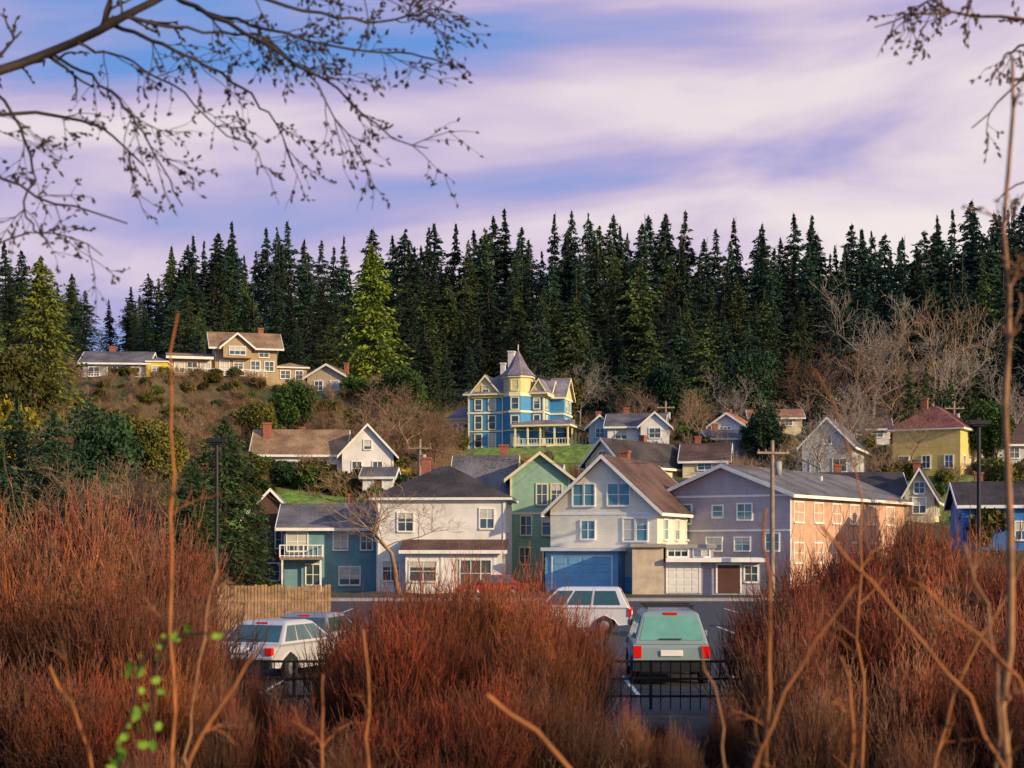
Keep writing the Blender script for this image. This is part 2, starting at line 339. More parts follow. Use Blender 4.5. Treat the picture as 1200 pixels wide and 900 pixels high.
# 6 white cottage
H=House('white_cottage',W(298,568,157),3,{'walls':white,'roof':rTan},pad=(6,4),padr=8)
v=(0,9,0,8);H.gable(0,9,0,8,0,3.2,2.5,axis='x',over=.5)
H.gable(9.003,14.2,-1.2,7,0,3.2,2.8,axis='y',over=.45)
H.win(v,'F',1.4,1.2,1.3,1.2);H.win(v,'F',3.6,1.2,1.0,1.2);H.win(v,'F',6.3,1.1,1.8,1.3,mx=2);H.door(v,'F',8,.1,.9,2.0)
v2=(9,14.2,-1.2,7);H.win(v2,'F',1.5,1.0,.9,1.3);H.win(v2,'F',3.6,1.0,.9,1.3);H.win(v2,'F',2.6,3.6,.7,.9,mx=0)
H.box('deck',4.6,9,-1.6,-.02,-.2,.0);H.rail(4.6,8.9,-1.55,-1.55,0)
H.chimney(1.0,3,3,6.4,.8);H.chimney(4.5,5,4,6.1,.5);H.done()
H=House('garden_shed',W(425,583,150),-5,{'walls':white,'roof':rGray},pad=(1,1),padr=2)
H.gable(0,3.0,0,3,0,2,.8,axis='x',over=.3);H.door((0,3,0,3),'F',1.5,.05,.8,1.8);H.done()
# 7 Victorian
vb=mat('victorian_blue',(.07,.28,.54),siding=.2,var=.12);vy=mat('victorian_yellow',(.70,.60,.30),siding=.2,var=.14);vt=mat('victorian_trim',(.80,.74,.48),var=.1)
H=House('victorian_house',W(549,528,195),-14,{'walls':vb,'upper':vy,'roof':rPurp,'trim':vt,'chimney':mat('white_chimney',(.6,.58,.55)),'railing':vt,'floor':vt},pad=(6,5),padr=10)
v=(0,9.8,0,11)
H.box('walls',0,9.8,0,11,-2.5,7.0)
for fc,L_ in(('F',9.9),('R',11)):
    for z0,z1,pr in((6.6,7.0,.14),(4.6,4.85,.13),(2.32,2.46,.1),(-.2,.1,.08)): H.ob('trim',H.face(v,fc),-.1,L_,0,pr,z0,z1)
for c in(-.03,4.4,9.68):H.ob('trim',H.face(v,'F'),c,c+.15,0,.125,0,6.95)
for c in(-.03,5.5,10.8):H.ob('trim',H.face(v,'R'),c,c+.15,0,.125,0,6.95)
H.hip(0,9.8,0,11,7.0,4.0,over=.6)
for c in(1.3,3.1):
    H.win(v,'F',c,5.15,.8,1.25,mx=0,fw=.13);H.win(v,'F',c,2.7,.8,1.6,mx=0,fw=.13);H.win(v,'F',c,.4,.8,1.6,mx=0,fw=.13)
H.win(v,'F',8.9,5.15,.7,1.25,mx=0,fw=.13);H.win(v,'F',8.9,2.7,.7,1.6,mx=0,fw=.13)
for c in(1.5,4.2,7,9.6):
    H.win(v,'R',c,5.15,.8,1.25,mx=0,fw=.13);H.win(v,'R',c,2.7,.8,1.6,mx=0,fw=.13)
def octo(cx,cy,r,ph=22.5): return [(cx+r*math.cos(math.radians(ph+45*i)),cy+r*math.sin(math.radians(ph+45*i))) for i in range(8)]
tc=(6.4,.4)
H.prism('walls',octo(*tc,1.85),'z',-2.5,7.0);H.prism('upper',octo(*tc,1.88),'z',7.002,9.0)
for z0,z1,r_ in((4.6,4.85,2.0),(6.65,7.1,1.96),(9.003,9.25,2.15),(2.32,2.46,1.96)): H.prism('trim',octo(*tc,r_),'z',z0,z1)
o1=octo(*tc,2.35);o2=octo(*tc,1.25)
V=[(*p,9.25) for p in o1]+[(*p,10.4) for p in o2]+[(tc[0],tc[1],12.7)]
H.raw('roof',V,[(i,(i+1)%8,(i+1)%8+8,i+8) for i in range(8)]+[(i+8,(i+1)%8+8,16) for i in range(8)]+[tuple(range(7,-1,-1))])
H.box('trim',tc[0]-.05,tc[0]+.05,tc[1]-.05,tc[1]+.05,12.6,13.3)
tf=(5.2,7.6,tc[1]-1.85*math.cos(math.radians(22.5)),2)
for z in(.4,2.75,5.05,7.45): H.win(tf,'F',1.2,z,.85,1.4 if z<7 else 1.2,mx=0,fw=.13)
H.gable(.5,4.1,-.25,4,6.6,.6,2.1,over=.3,walls='upper');H.win((.5,4.1,-.25,4),'F',1.8,7.2,.8,.9,mx=0)
H.gable(8.2,9.95,3.0,6.6,6.6,.6,1.7,axis='x',over=.3,walls='upper')
H.win((8.2,9.95,3,6.6),'R',1.8,7.2,.7,.8,mx=0)
H.gable(8.2,10.2,-.2,2.6,6.6,.5,1.6,axis='y',over=.25,walls='upper')
H.box('walls',9.803,11.6,3.6,8.5,-2.5,6.9);H.gable(9.9,11.65,3.55,8.55,6.902,.1,2.3,axis='x',over=.35,walls='upper')
bv=(9.8,11.6,3.6,8.5)
for z0,z1,pr in((6.6,6.9,.12),(4.6,4.85,.12),(2.3,2.45,.1)): H.ob('trim',H.face(bv,'R'),-.06,4.96,0,pr,z0,z1);H.ob('trim',H.face(bv,'F'),.2,1.8,0,pr,z0,z1)
for c in(1.4,3.4):
    H.win(bv,'R',c,5.15,.8,1.25,mx=0,fw=.13);H.win(bv,'R',c,2.6,.8,1.5,mx=0,fw=.13);H.win(bv,'R',c,.4,.8,1.5,mx=0)
H.box('floor',6.5,13.6,-2.6,-1.5,.25,.45);H.box('floor',10.0,13.6,-1.497,9,.25,.45)
for x in(6.6,8.2,9.8,11.6,13.3): H.box('trim',x,x+.2,-2.5,-2.3,-1.5,2.7)
for y in(0,2.2,4.4,6.6,8.6): H.box('trim',13.3,13.5,y,y+.2,-1.5,2.7)
H.rail(6.6,13.4,-2.4,-2.4,.45,.8);H.rail(13.4,13.4,-2.3,8.7,.45,.8)
H.box('trim',6.3,13.8,-2.8,-1.4,2.703,2.95);H.box('trim',11.7,13.8,-1.39,9.2,2.703,2.95)
H.prism('roof',[(-2.85,2.95),(0.0,3.7),(0,2.96)],'x',6.3,13.8)
H.prism('roof',[(11.62,4.0),(13.9,2.96),(11.62,2.96)],'y',.003,9.3)
H.box('walls',-3.4,-.06,3,10,-2.5,4.2);H.hip(-3.4,-.6,3,10,4.2,1.8,over=.4)
H.ob('trim',H.face((-3.4,0,3,10),'F'),0,3.3,0,.1,3.8,4.15);H.ob('trim',H.face((-3.4,0,3,10),'F'),0,3.3,0,.1,2.0,2.15)
for c in(.8,2.2):H.win((-3.4,0,3,10),'F',c,2.4,.7,1.2,mx=0,fw=.13);H.win((-3.4,0,3,10),'F',c,.3,.7,1.3,mx=0,fw=.13)
H.box('walls',-5.2,-3.403,4,9,-2.5,3.4);H.box('trim',-5.4,-3.41,3.8,9.2,3.403,3.6);H.win((-5.2,-3.4,4,9),'F',.9,.8,.9,1.2)
H.chimney(5.0,2.6,9,12.6,.8);H.chimney(2.5,8,9,11.8,.6)
for i in range(8): H.box('floor',10.8,12.6,-2.9-.3*i,-2.61-.3*i,-1.6,.25-.2*i)
H.done()
# 8 left hill houses
tn=mat('tan_siding',(.42,.32,.20),siding=.22)
H=House('craftsman_house',W(252,443,200),14,{'walls':tn,'roof':rTan,'lower':mat('terracotta_panel',(.45,.20,.11)),'deck':mat('deck_cedar',(.40,.19,.09)),'railing':trimw},pad=(3,4),padr=9)
v=(0,8,0,8);H.gable(0,8,0,8,0,4.2,2.1,axis='x',over=.8)
H.gable(1.0,4.6,-1.2,4,2.6,1.5,1.5,axis='y',over=.5)
for c in(1.2,3.0,5.2,7.0):H.win(v,'F',c,1.1,1.1,1.2)
H.win(v,'F',6.3,2.9,1.2,1,);H.win((1,4.6,-1.2,4),'F',1.8,3.0,2.0,1.0,mx=2)
for c in(2,4,6):H.win(v,'L',c,2.6,1,1.2)
H.box('walls',-5.5,-.003,.5,7,-2.5,2.4);H.prism('roof',[(-.5,2.45),(3.7,3.4),(7.6,2.45),(7.6,2.65),(3.7,3.6),(-.5,2.65)],'x',-6.2,-.2)
H.box('trim',-6.24,-.2,-.57,-.503,2.35,2.68)
for c in(1,2.6,4.3):H.win((-5.5,0,.5,7),'F',c,.7,1.2,1.3)
H.box('deck',-6.5,6.4,-3.2,-.003,-.25,-.05);H.rail(-6.5,6.4,-3.15,-3.15,-.05)
for i in range(8):H.box('deck',-6.4+i*1.8,-6.25+i*1.8,-3.1,-2.95,-3,-.25)
H.box('lower',1.3,6.2,-2.9,-.1,-2.9,-.26)
H.box('walls',8.003,12.0,1,7,-2.5,1.7);H.hip(8.1,12,1,7,1.7,.9,over=.4);H.win((8,12,1,7),'F',1.2,.3,1.2,1.0);H.win((8,12,1,7),'F',3,.3,.9,1.0)
H.chimney(6.3,5,5,7.2,.7);H.done()
H=House('tan_bungalow',W(360,462,195),-10,{'walls':mat('beige_siding',(.5,.4,.28),siding=.22),'roof':rBrown},pad=(2,3),padr=5)
H.gable(0,5.2,0,7,0,2.1,1.5,over=.45);H.win((0,5,0,7),'F',1.5,.5,1,1.1);H.win((0,5,0,7),'F',3.6,.5,1,1.1);H.chimney(4,4,2,4.2,.5);H.done()
H=House('gray_bungalow',W(97,445,195),4,{'walls':mat('slate_siding',(.30,.38,.46),siding=.22),'roof':rGray,'yellow':mat('bright_yellow_wall',(.75,.55,.05))},pad=(5,3),padr=8)
v=(0,8,0,7);H.gable(0,8,0,7,0,2.2,1.6,axis='x',over=.5);H.win(v,'F',1.4,.5,1.3,1.1);H.win(v,'F',4,.5,1.8,1.2,mx=2);H.win(v,'F',6.6,.5,1,1.1)
H.box('yellow',8.003,10.6,-.5,6,-2.5,2.3);H.hip(8.1,10.6,-.5,6,2.3,.7,over=.2);H.win((8,10.6,-.5,6),'F',1.3,.7,1,1.0);H.rail(-.5,8,-1.5,-1.5,-.2,.9)
H.box('deck',-.6,8,-1.6,-.01,-.35,-.2);H.chimney(3,4,3,4.6,.7);H.done()
# 9 generic houses
def simple(name,u0,u1,vb,ve,vp,Y,axis,yaw,wall,roof,depth=8,hip=False,trim=trimw,chim=True,gl=glass,rows=None,wing=False):
    k=Y/F; c=math.cos(math.radians(yaw)); w=(u1-u0)*k/c*(1 if axis=='x' or abs(yaw)<12 else .8)
    h=(vb-ve)*k; rise=(ve-vp)*k
    H=House(name,W(u0,vb,Y),yaw,{'walls':wall,'roof':roof,'trim':trim,'glass':gl},pad=(w/2,depth/2),padr=max(w,depth)*.55)
    v=(0,w,0,depth)
    if hip: H.box('walls',*v,-2.5,h);H.hip(*v,h,rise)
    else: H.gable(*v,0,h,rise,axis=axis,over=.45)
    n=max(1,int(w/2.3)); nf=rows or max(1,int(h/2.6))
    for r in range(nf):
        for i in range(n):
            H.win(v,'F',w*(i+.5)/n,.8+r*h/nf,random.choice([.8,1.0,1.3]),min(1.25,h-1.05) if h<2.4 else 1.25)
        for i in range(3): H.win(v,'R' if yaw<=0 else 'L',depth*(i+.5)/3,.8+r*h/nf,.9,min(1.25,h-1.05) if h<2.4 else 1.25)
    if axis=='y' and rise>1.6 and not hip: H.win(v,'F',w/2,h+.15,.8,.9)
    if wing:
        H.gable(w*.62,w*.62+3.4,-1.4,3,0,h*.98,1.5,axis='y',over=.35);H.win((w*.62,w*.62+3.4,-1.4,3),'F',1.7,.8,1.3,1.1)
    if chim: H.chimney(w*.3,depth*.55,h,h+rise+.8,.6)
    H.done()
cr=mat('cream_siding',(.68,.60,.40),siding=.22);yl=mat('yellow_siding',(.78,.58,.20),siding=.22);bl=mat('blue_siding',(.05,.20,.52),siding=.22)
lg=mat('light_gray_siding',(.55,.57,.60),siding=.22);lbl=mat('pale_blue_siding',(.35,.50,.66),siding=.22)
simple('white_bungalow',712,775,522,500,484,187,'x',-8,white,rGray,wing=True)
simple('small_blue_house',690,716,520,500,488,192,'y',-8,lbl,rGray)
simple('dark_roof_house',686,735,575,543,517,148,'y',-38,cr,rDark,depth=15)
simple('white_orange_roof_house',833,878,514,499,486,182,'y',-20,white,rOrange)
simple('orange_roof_house',880,938,506,490,479,197,'x',-6,cr,rOrange)
simple('pale_blue_house',832,872,535,514,503,170,'x',0,lbl,rGray)
simple('light_gray_house',940,1008,562,522,492,160,'y',-20,lg,rGray,depth=12)
simple('yellow_house',1046,1114,558,505,474,165,'x',-30,yl,rRed,hip=True,depth=9)
simple('dark_roof_bungalow',958,1058,612,582,554,136,'x',-6,tn,rDark,depth=9)
simple('cream_gabled_house',1060,1100,612,580,551,132,'y',-18,cr,rDark,depth=9)
simple('blue_house',1128,1215,645,592,566,112,'x',-10,bl,rDark,depth=8)
simple('gray_hill_house',1150,1225,545,520,496,172,'x',-5,lg,rBr2)
simple('brown_roof_house',800,850,560,540,520,152,'x',-10,cr,rBr2,depth=7)
simple('white_hill_house',985,1040,520,503,490,190,'x',-10,white,rBr2,depth=7)
simple('green_roof_house',596,650,605,575,545,140,'x',-8,gr,rGray,depth=7,chim=True)

# ------------------------------------------------------------ terrain mesh
xs=np.unique(np.concatenate([np.arange(-130,131,2.0),np.array([-3000,-1500,-800,-500,-350,-260,-200,-160,160,200,260,350,500,800,1500,3000])]))
yy=np.unique(np.concatenate([np.arange(-20,350,2.0),np.array([-3000,-1000,-300,-120,-60,370,400,450,520,620,760,1000,1500,3000])]))
X,Yg=np.meshgrid(xs,yy); Z=ground(X,Yg); Z=np.where(Yg<110,Z,Z+rng.normal(0,.08,Z.shape))
idx=np.arange(X.size).reshape(X.shape)
fq=np.stack([idx[:-1,:-1],idx[:-1,1:],idx[1:,1:],idx[1:,:-1]],-1).reshape(-1,4)
m,nt,b=newmat('ground_cover');N=nt.nodes;L=nt.links
at=N.new('ShaderNodeAttribute');at.attribute_name='Col'
tcn=N.new('ShaderNodeTexCoord');n=N.new('ShaderNodeTexNoise');n.inputs['Scale'].default_value=1.1;n.inputs['Detail'].default_value=9;L.new(tcn.outputs['Object'],n.inputs['Vector'])
mr=N.new('ShaderNodeMapRange');mr.inputs['From Min'].default_value=.3;mr.inputs['From Max'].default_value=.7;mr.inputs['To Min'].default_value=.5;mr.inputs['To Max'].default_value=1.5;L.new(n.outputs['Fac'],mr.inputs['Value'])
sc=N.new('ShaderNodeVectorMath');sc.operation='SCALE';L.new(at.outputs['Color'],sc.inputs[0]);L.new(mr.outputs[0],sc.inputs['Scale']);L.new(sc.outputs[0],b.inputs['Base Color'])
b.inputs['Roughness'].default_value=.9
bp=N.new('ShaderNodeBump');bp.inputs['Distance'].default_value=.15;L.new(n.outputs['Fac'],bp.inputs['Height']);L.new(bp.outputs['Normal'],b.inputs['Normal'])
me=mesh_np('ground',np.stack([X,Yg,Z],-1).reshape(-1,3),[(fq,0)],[m])
col=np.zeros((X.size,4),np.float32);col[:,3]=1
xf,yf=X.ravel(),Yg.ravel()
base=np.array([.042,.05,.016]);t=(np.sin(xf*.3)+np.sin(yf*.23+xf*.1)+rng.normal(0,.6,xf.size))
t=sst((t+1)/2)[:,None];c=base*(1-t)+np.array([.085,.06,.028])*t
def region(x0,x1,y0,y1,colr):
    global c
    mk=((xf>x0)&(xf<x1)&(yf>y0)&(yf<y1))[:,None]; c=np.where(mk,np.array(colr),c)
region(-27,-10,138,151,(.11,.22,.03)); region(-8,14,180,194,(.12,.20,.03)); region(-12,0,128,140,(.10,.17,.03)); region(12,60,150,165,(.10,.15,.03))
c=np.where((yf>225)[:,None],np.array([.02,.024,.012]),c); c=np.where((yf<30)[:,None],np.array([.03,.022,.014]),c)
col[:,:3]=c
ca=me.color_attributes.new('Col','FLOAT_COLOR','POINT');ca.data.foreach_set('color',col.ravel())
me.polygons.foreach_set('use_smooth',np.ones(len(me.polygons),bool))
obj('ground',me)
asph=mat('asphalt',(.05,.05,.053),rough=.85,var=.3,scale=3,spec=.3)
def sheet(name,x0,x1,y0,y1,z,m):
    me=bpy.data.meshes.new(name);me.from_pydata([(x0,y0,z),(x1,y0,z),(x1,y1,z),(x0,y1,z)],[],[(0,1,2,3)]);me.materials.append(m);return obj(name,me)
sheet('parking_lot',-60,60,30,92,.006,asph)
pk=empty('parking_markings')
lp=mat('line_paint',(.7,.7,.68),var=.3,scale=6)
for i in range(-12,13):
    for y0 in(34,58,76):
        o=sheet('stripe',i*2.8-.05,i*2.8+.05,y0,y0+5,.011,lp);o.parent=pk
H=House('sidewalk_kerb',(0,92,0),0,{'kerb':concrete,'walk':concrete});H.box('kerb',-60,60,0,.18,-.1,.14);H.box('walk',-60,60,.183,2.2,-.1,.136);H.done()
sheet('street',-60,60,94.3,101.5,.006,asph)
fw=mat('fence_wood',(.36,.22,.11),var=.5,scale=3)
H=House('wooden_fence',(-11.5,60,0),4,{'boards':fw,'rails':fw})
for i in range(34):
    x=i*.13;hh=1.75+random.uniform(-.05,.05);H.box('boards',x,x+.105,0,.025,-.1,hh)
H.box('rails',0,4.4,.028,.09,.4,.5);H.box('rails',0,4.4,.028,.09,1.2,1.3);H.done()
H=House('metal_fence',(-14,31,0),0,{'bars':darkm})
for i in range(141):
    x=i*.2
    w=.03 if i%12==0 else .012
    H.box('bars',x-w,x+w,-w,w,0,1.0)
for z in(.25,.6,.95):H.box('bars',0,28,-.035,-.032+.02,z,z+.05)
H.done()

# ------------------------------------------------------------ vegetation
bark=mat('bark',(.09,.065,.045),var=.5,scale=4)
def conifer(name,Ht,R,seed,fm,whorls=44,per=8,npb=11,card=.62,power=.85,gap=.1,base=.06,sway=.05,tip=.22):
    r=np.random.default_rng(seed);A=Acc()
    n=10;tz=np.linspace(0,Ht,n);P=np.zeros((1,n,3));P[0,:,2]=tz;P[0,:,0]=np.cumsum(r.normal(0,sway,n));
    V,f=tubes(P,(np.linspace(1,.04,n)*Ht*.011+.02)[None],6);A.add(V,f,0)
    B=[];L_=[];AZ=[]
    for i in range(whorls):
        t=base+(1-base)*(i+r.uniform(-.4,.4))/whorls
        t=min(max(t,base),.985); rad=R*((1-t)**power)*r.uniform(.65,1.2)*(.3+.7*min(1,(1-t)/tip))+.1
        if r.random()<gap: rad*=.5
        for j in range(per if t<.8 else per-3):
            B.append(t*Ht+r.uniform(-.2,.2));L_.append(rad*r.uniform(.55,1.15));AZ.append(r.uniform(0,6.283))
    B=np.array(B);L_=np.array(L_);AZ=np.array(AZ)
    out=np.stack([np.cos(AZ),np.sin(AZ),0*AZ],-1); up=np.array([0,0,1.])
    sag=r.uniform(.15,.4,len(B)); rise=r.uniform(.0,.25,len(B))+.25*(B/Ht)
    def pt(s): return out*(L_*s)[:,None]+up*((B+L_*(rise*s-sag*s*s*1.3)))[:,None]
    P=np.stack([pt(s) for s in np.linspace(0,1,3)],1)
    V,f=tubes(P,np.linspace(1,.2,3)[None]*(.02+.01*L_)[:,None],3);A.add(V,f,0)
    C=[];D=[];SS=[];LL=[];WW=[]
    tang=np.stack([-np.sin(AZ),np.cos(AZ),0*AZ],-1)
    for q in range(npb):
        s=.18+.85*(q+r.uniform(0,1,len(B)))/npb
        lat=r.normal(0,1,len(B))*(.06+.13*(1-s)+.05)*L_
        c=out*(L_*s)[:,None]+up*((B+L_*(rise*s-sag*s*s*1.3)))[:,None]+tang*lat[:,None]
        c[:,2]+=r.normal(-.12,.12,len(B))
        d=nrm(out*r.uniform(.2,1,len(B))[:,None]+tang*(np.sign(lat)*r.uniform(.1,.9,len(B)))[:,None]+up*r.uniform(-.75,.15,len(B))[:,None])
        sd=nrm(np.cross(d,nrm(r.normal(0,1,(len(B),3)))))
        C.append(c);D.append(d);SS.append(sd);LL.append(card*r.uniform(.6,1.5,len(B))*(.45+.55*np.minimum(1,L_/2)));WW.append(card*r.uniform(.3,.6,len(B))*(.5+.5*np.minimum(1,L_/1.5)))
    V,f=cards(np.concatenate(C),np.concatenate(D),np.concatenate(SS),np.concatenate(LL),np.concatenate(WW));A.add(V,f,1)
    return A.mesh(name,[bark,fm])
def leafy(name,seed,fm,n=3200,lumps=14,rx=1,rz=.8,leaf=.18,trunk=False,spread=.55):
    r=np.random.default_rng(seed);A=Acc()
    cz=rz if not trunk else rz+.55
    ctr=nrm(r.normal(0,1,(lumps,3)))*r.uniform(.25,spread+.2,(lumps,1))*np.array([rx,rx,rz]);ctr[:,2]+=cz
    rr=r.uniform(.22,.48,lumps)*rx
    which=r.choice(lumps,n,p=rr**2/np.sum(rr**2))
    dv=nrm(r.normal(0,1,(n,3)));c=ctr[which]+dv*(rr[which]*r.uniform(.55,1.12,n))[:,None]
    ok=c[:,2]>.01;c=c[ok];dv=dv[ok];n=len(c)
    d=nrm(dv+r.normal(0,.8,(n,3)));sd=nrm(np.cross(d,r.normal(0,1,(n,3))))
    V,f=cards(c,d,sd,leaf*r.uniform(.6,1.4,n),leaf*r.uniform(.4,.8,n));A.add(V,f,1)
    P=np.stack([np.zeros((lumps,3))+s*ctr+np.array([0,0,.15])*math.sin(s*3) for s in np.linspace(0,1,5)],1)
    V,f=tubes(P,np.linspace(.05,.01,5)[None]*np.ones((lumps,1)),4);A.add(V,f,0)
    return A.mesh(name,[bark,fm])
def bare(name,seed,m,Ht=8,levels=4,r0=.14,up=.35,spread=.75,kids=(5,6,5,4),trunkfrac=.35,multi=1,rmin=.008):
    r=np.random.default_rng(seed);PP={0:[],1:[]};RR={0:[],1:[]}
    def br(p,d,l,rad,lev):
        n=5;pts=[p];dd=d.copy()
        for i in range(n):
            dd=dd+r.normal(0,.13,3)+np.array([0,0,up*.14]);dd/=np.linalg.norm(dd);pts.append(pts[-1]+dd*l/n)
        pts=np.array(pts);rs=np.linspace(rad,rad*.4,n+1);q=0 if lev<2 else 1
        PP[q].append(pts);RR[q].append(rs)
        if lev<levels:
            for kx in range(kids[lev]):
                t=r.uniform(.3 if lev else trunkfrac+.1,1);i=t*n;i0=int(min(i,n-1));pp=pts[i0]+(pts[i0+1]-pts[i0])*(i-i0)
                a=nrm(np.cross(d,r.normal(0,1,3)));nd=nrm(d*(1-spread*.6)+a*spread+np.array([0,0,up*.5]))
                br(pp,nd,l*r.uniform(.45,.7),rs[i0]*.6,lev+1)
    for q in range(multi): br(np.array([r.normal(0,.05*multi),r.normal(0,.05*multi),0.]),nrm(np.array([r.normal(0,.12*multi),r.normal(0,.12*multi),1.])),Ht*.62,r0,0)
    A=Acc()
    for q,k_ in((0,6),(1,3)):
        if PP[q]:
            V,f=tubes(np.array(PP[q]),np.maximum(np.array(RR[q]),rmin),k_);A.add(V,f,0)
    return A.mesh(name,[m])
fF=foliage('forest_needles',(.007,.022,.016),(.030,.064,.034),scale=.22,rnd=.6)
fF2=foliage('forest_needles_green',(.022,.045,.014),(.085,.13,.03),scale=.3,rnd=.45)
fBright=foliage('bright_needles',(.05,.10,.01),(.26,.34,.03),scale=.5,rnd=.1)
fOl=foliage('olive_leaves',(.045,.055,.012),(.18,.16,.03),scale=.8,rnd=.4)
fGr=foliage('green_leaves',(.022,.055,.012),(.09,.16,.03),scale=.8,rnd=.4)
fDk=foliage('dark_leaves',(.010,.03,.016),(.045,.09,.035),scale=.8,rnd=.3)
fYe=foliage('yellow_leaves',(.18,.15,.015),(.45,.36,.04),scale=.8,rnd=.3)
bTan=mat('tan_twigs',(.32,.21,.13),var=.4,scale=2);bBr=mat('brown_twigs',(.18,.10,.06),var=.4,scale=2);bWh=mat('pale_twigs',(.34,.29,.24),var=.4,scale=2)
FC=[conifer('spruce_mesh%d'%i,25,[5.6,6.4,5.2,6.8,6.0,4.8,7.2][i],10+i,fF,per=9,npb=10,card=.74,power=[.75,.9,.6,.8,1.0,.5,.7][i],gap=[.15,.3,.2,.1,.35,.4,.25][i],sway=.14,tip=[.2,.3,.12,.35,.2,.1,.28][i]) for i in range(7)]
FG=[conifer('spruce_green_mesh%d'%i,25,6.6,30+i,fF2,per=9,npb=10,card=.7,power=[.7,.5][i],gap=.2) for i in range(2)]
FP=conifer('slim_spruce_mesh',25,4.6,33,fF2,power=.75)
BT=[bare('bare_mesh%d'%i,50+i,[bTan,bWh,bBr,bTan][i],Ht=8,kids=(7,6,5,3)) for i in range(4)]
BS=[bare('bare_shrub_mesh%d'%i,60+i,[bTan,bBr][i%2],Ht=3.2,r0=.04,multi=7,kids=(5,4,3,2),levels=3,spread=.55) for i in range(3)]
LS=[leafy('shrub_olive',70,fOl),leafy('shrub_green',71,fGr),leafy('shrub_dark',72,fDk),leafy('shrub_yellow',73,fYe,n=3000),leafy('shrub_olive2',74,fOl,lumps=20)]
LT=[leafy('tree_green',75,fGr,n=9000,trunk=True,lumps=24,rz=1.1,leaf=.11),leafy('tree_dark',76,fDk,n=9000,trunk=True,lumps=26,rz=1.25,leaf=.11),leafy('tree_olive',77,fOl,n=9000,trunk=True,lumps=24,rz=1.1,leaf=.11)]
forest=empty('conifer_forest')
SU=[-400,-200,0,60,120,170,200,235,300,380,450,520,600,650,740,800,860,920,960,1000,1060,1120,1180,1300,1600]
SV=[320,320,288,312,345,320,292,262,258,258,260,264,250,252,240,250,258,266,254,266,262,240,232,236,250]
n=0
for row,(Y0,dv,sp) in enumerate([(336,2,4.8),(322,8,4.8),(306,24,5.0),(292,44,5.2),(278,66,5.4),(266,92,5.6),(254,118,6),(244,150,7)]):
    x=-130
    while x<150:
        x+=sp*random.uniform(.4,1.6); Y=Y0+random.uniform(-6,6)
        u=600+x/Y*F
        if u<-120 or u>1420: continue
        if u<190 and row>3 and random.random()<.5: continue
        if 500<u<700 and row==7: continue
        vt=np.interp(u,SU,SV)+dv+abs(random.gauss(0,22))-8+(random.random()<.14)*-12
        zt=W(u,vt,Y)[2]; gz=g(x,Y)-.5; h=zt-gz
        if h<7: continue
        lst=FC if random.random()>(.06 if row<4 else .25) else FG
        s=h/25; k=random.uniform(.75,1.3)*(1 if s>.8 else 1.15); o=obj('spruce',random.choice(lst),(x,Y,gz),random.uniform(0,6.3),(s*k,s*k,s),forest); o.rotation_euler[0]=random.gauss(0,.015);o.rotation_euler[1]=random.gauss(0,.018); n+=1
print('forest',n)
def tree(name,me,u,vt,Y,baseH,wf=1.0):
    x=(u-600)/F*Y; gz=g(x,Y)-.2; zt=W(u,vt,Y)[2]; s=(zt-gz)/baseH
    return obj(name,me,(x,Y,gz),random.uniform(0,6.3),(s*wf,s*wf,s))
bigfir=conifer('fir_mesh',19,4.8,90,fBright,whorls=46,per=11,npb=13,card=.55,power=.5,base=.03,tip=.15)
tree('fir_tree',bigfir,436,286,215,19)
cedar=conifer('cedar_mesh',19,6.2,91,foliage('cedar_needles',(.035,.06,.008),(.18,.20,.02),scale=.5,rnd=.1),whorls=40,per=13,npb=13,card=.55,power=.42,base=.05)
tree('cedar_tree',cedar,48,300,172,19,.9)
pine=conifer('pine_mesh',12,3.9,92,foliage('pine_needles',(.010,.036,.018),(.045,.10,.04),scale=.6,rnd=.2),whorls=30,per=13,npb=13,card=.4,power=.5,base=.03)
for u,vt,Y in[(20,465,132),(62,475,128),(-30,450,136),(95,515,124),(0,520,118),(120,545,126)]: tree('pine_tree',pine,u,vt,Y,12,1.0)
pine2=conifer('pine_mesh_b',12,3.6,93,foliage('pine_needles_b',(.012,.036,.012),(.06,.11,.03),scale=.6,rnd=.2),whorls=30,per=14,npb=13,card=.38,power=.42,base=.03)
tree('pine_tree',pine2,262,484,110,12,.95);tree('pine_tree',pine2,225,535,106,12,.95);tree('pine_tree',pine2,300,575,112,12,.7)
for u,vt,Y in[(1065,418,205),(1085,425,203),(1100,440,200),(510,415,212),(240,375,225),(1115,430,204)]: tree('cypress_tree',FP,u,vt,Y,25,.9)
for u,vt,Y,q in[(893,490,168,1),(140,490,148,2),(120,500,140,1),(345,455,178,0),(185,500,146,2),(1170,545,118,2),(5,425,150,2),(1160,480,165,0),(470,440,188,0),(300,475,172,2),(660,445,225,2),(780,440,232,1),(880,430,235,1)]:
    x=(u-600)/F*Y;gz=g(x,Y)-.3;zt=W(u,vt,Y)[2];s=(zt-gz)/2.4;obj('broadleaf_tree',LT[q],(x,Y,gz),random.uniform(0,6),(s,s,s))
x,Y,_=W(8,470,140);obj('yellow_tree',LS[3],(x,Y,g(x,Y)+4),1,(3,3,4))
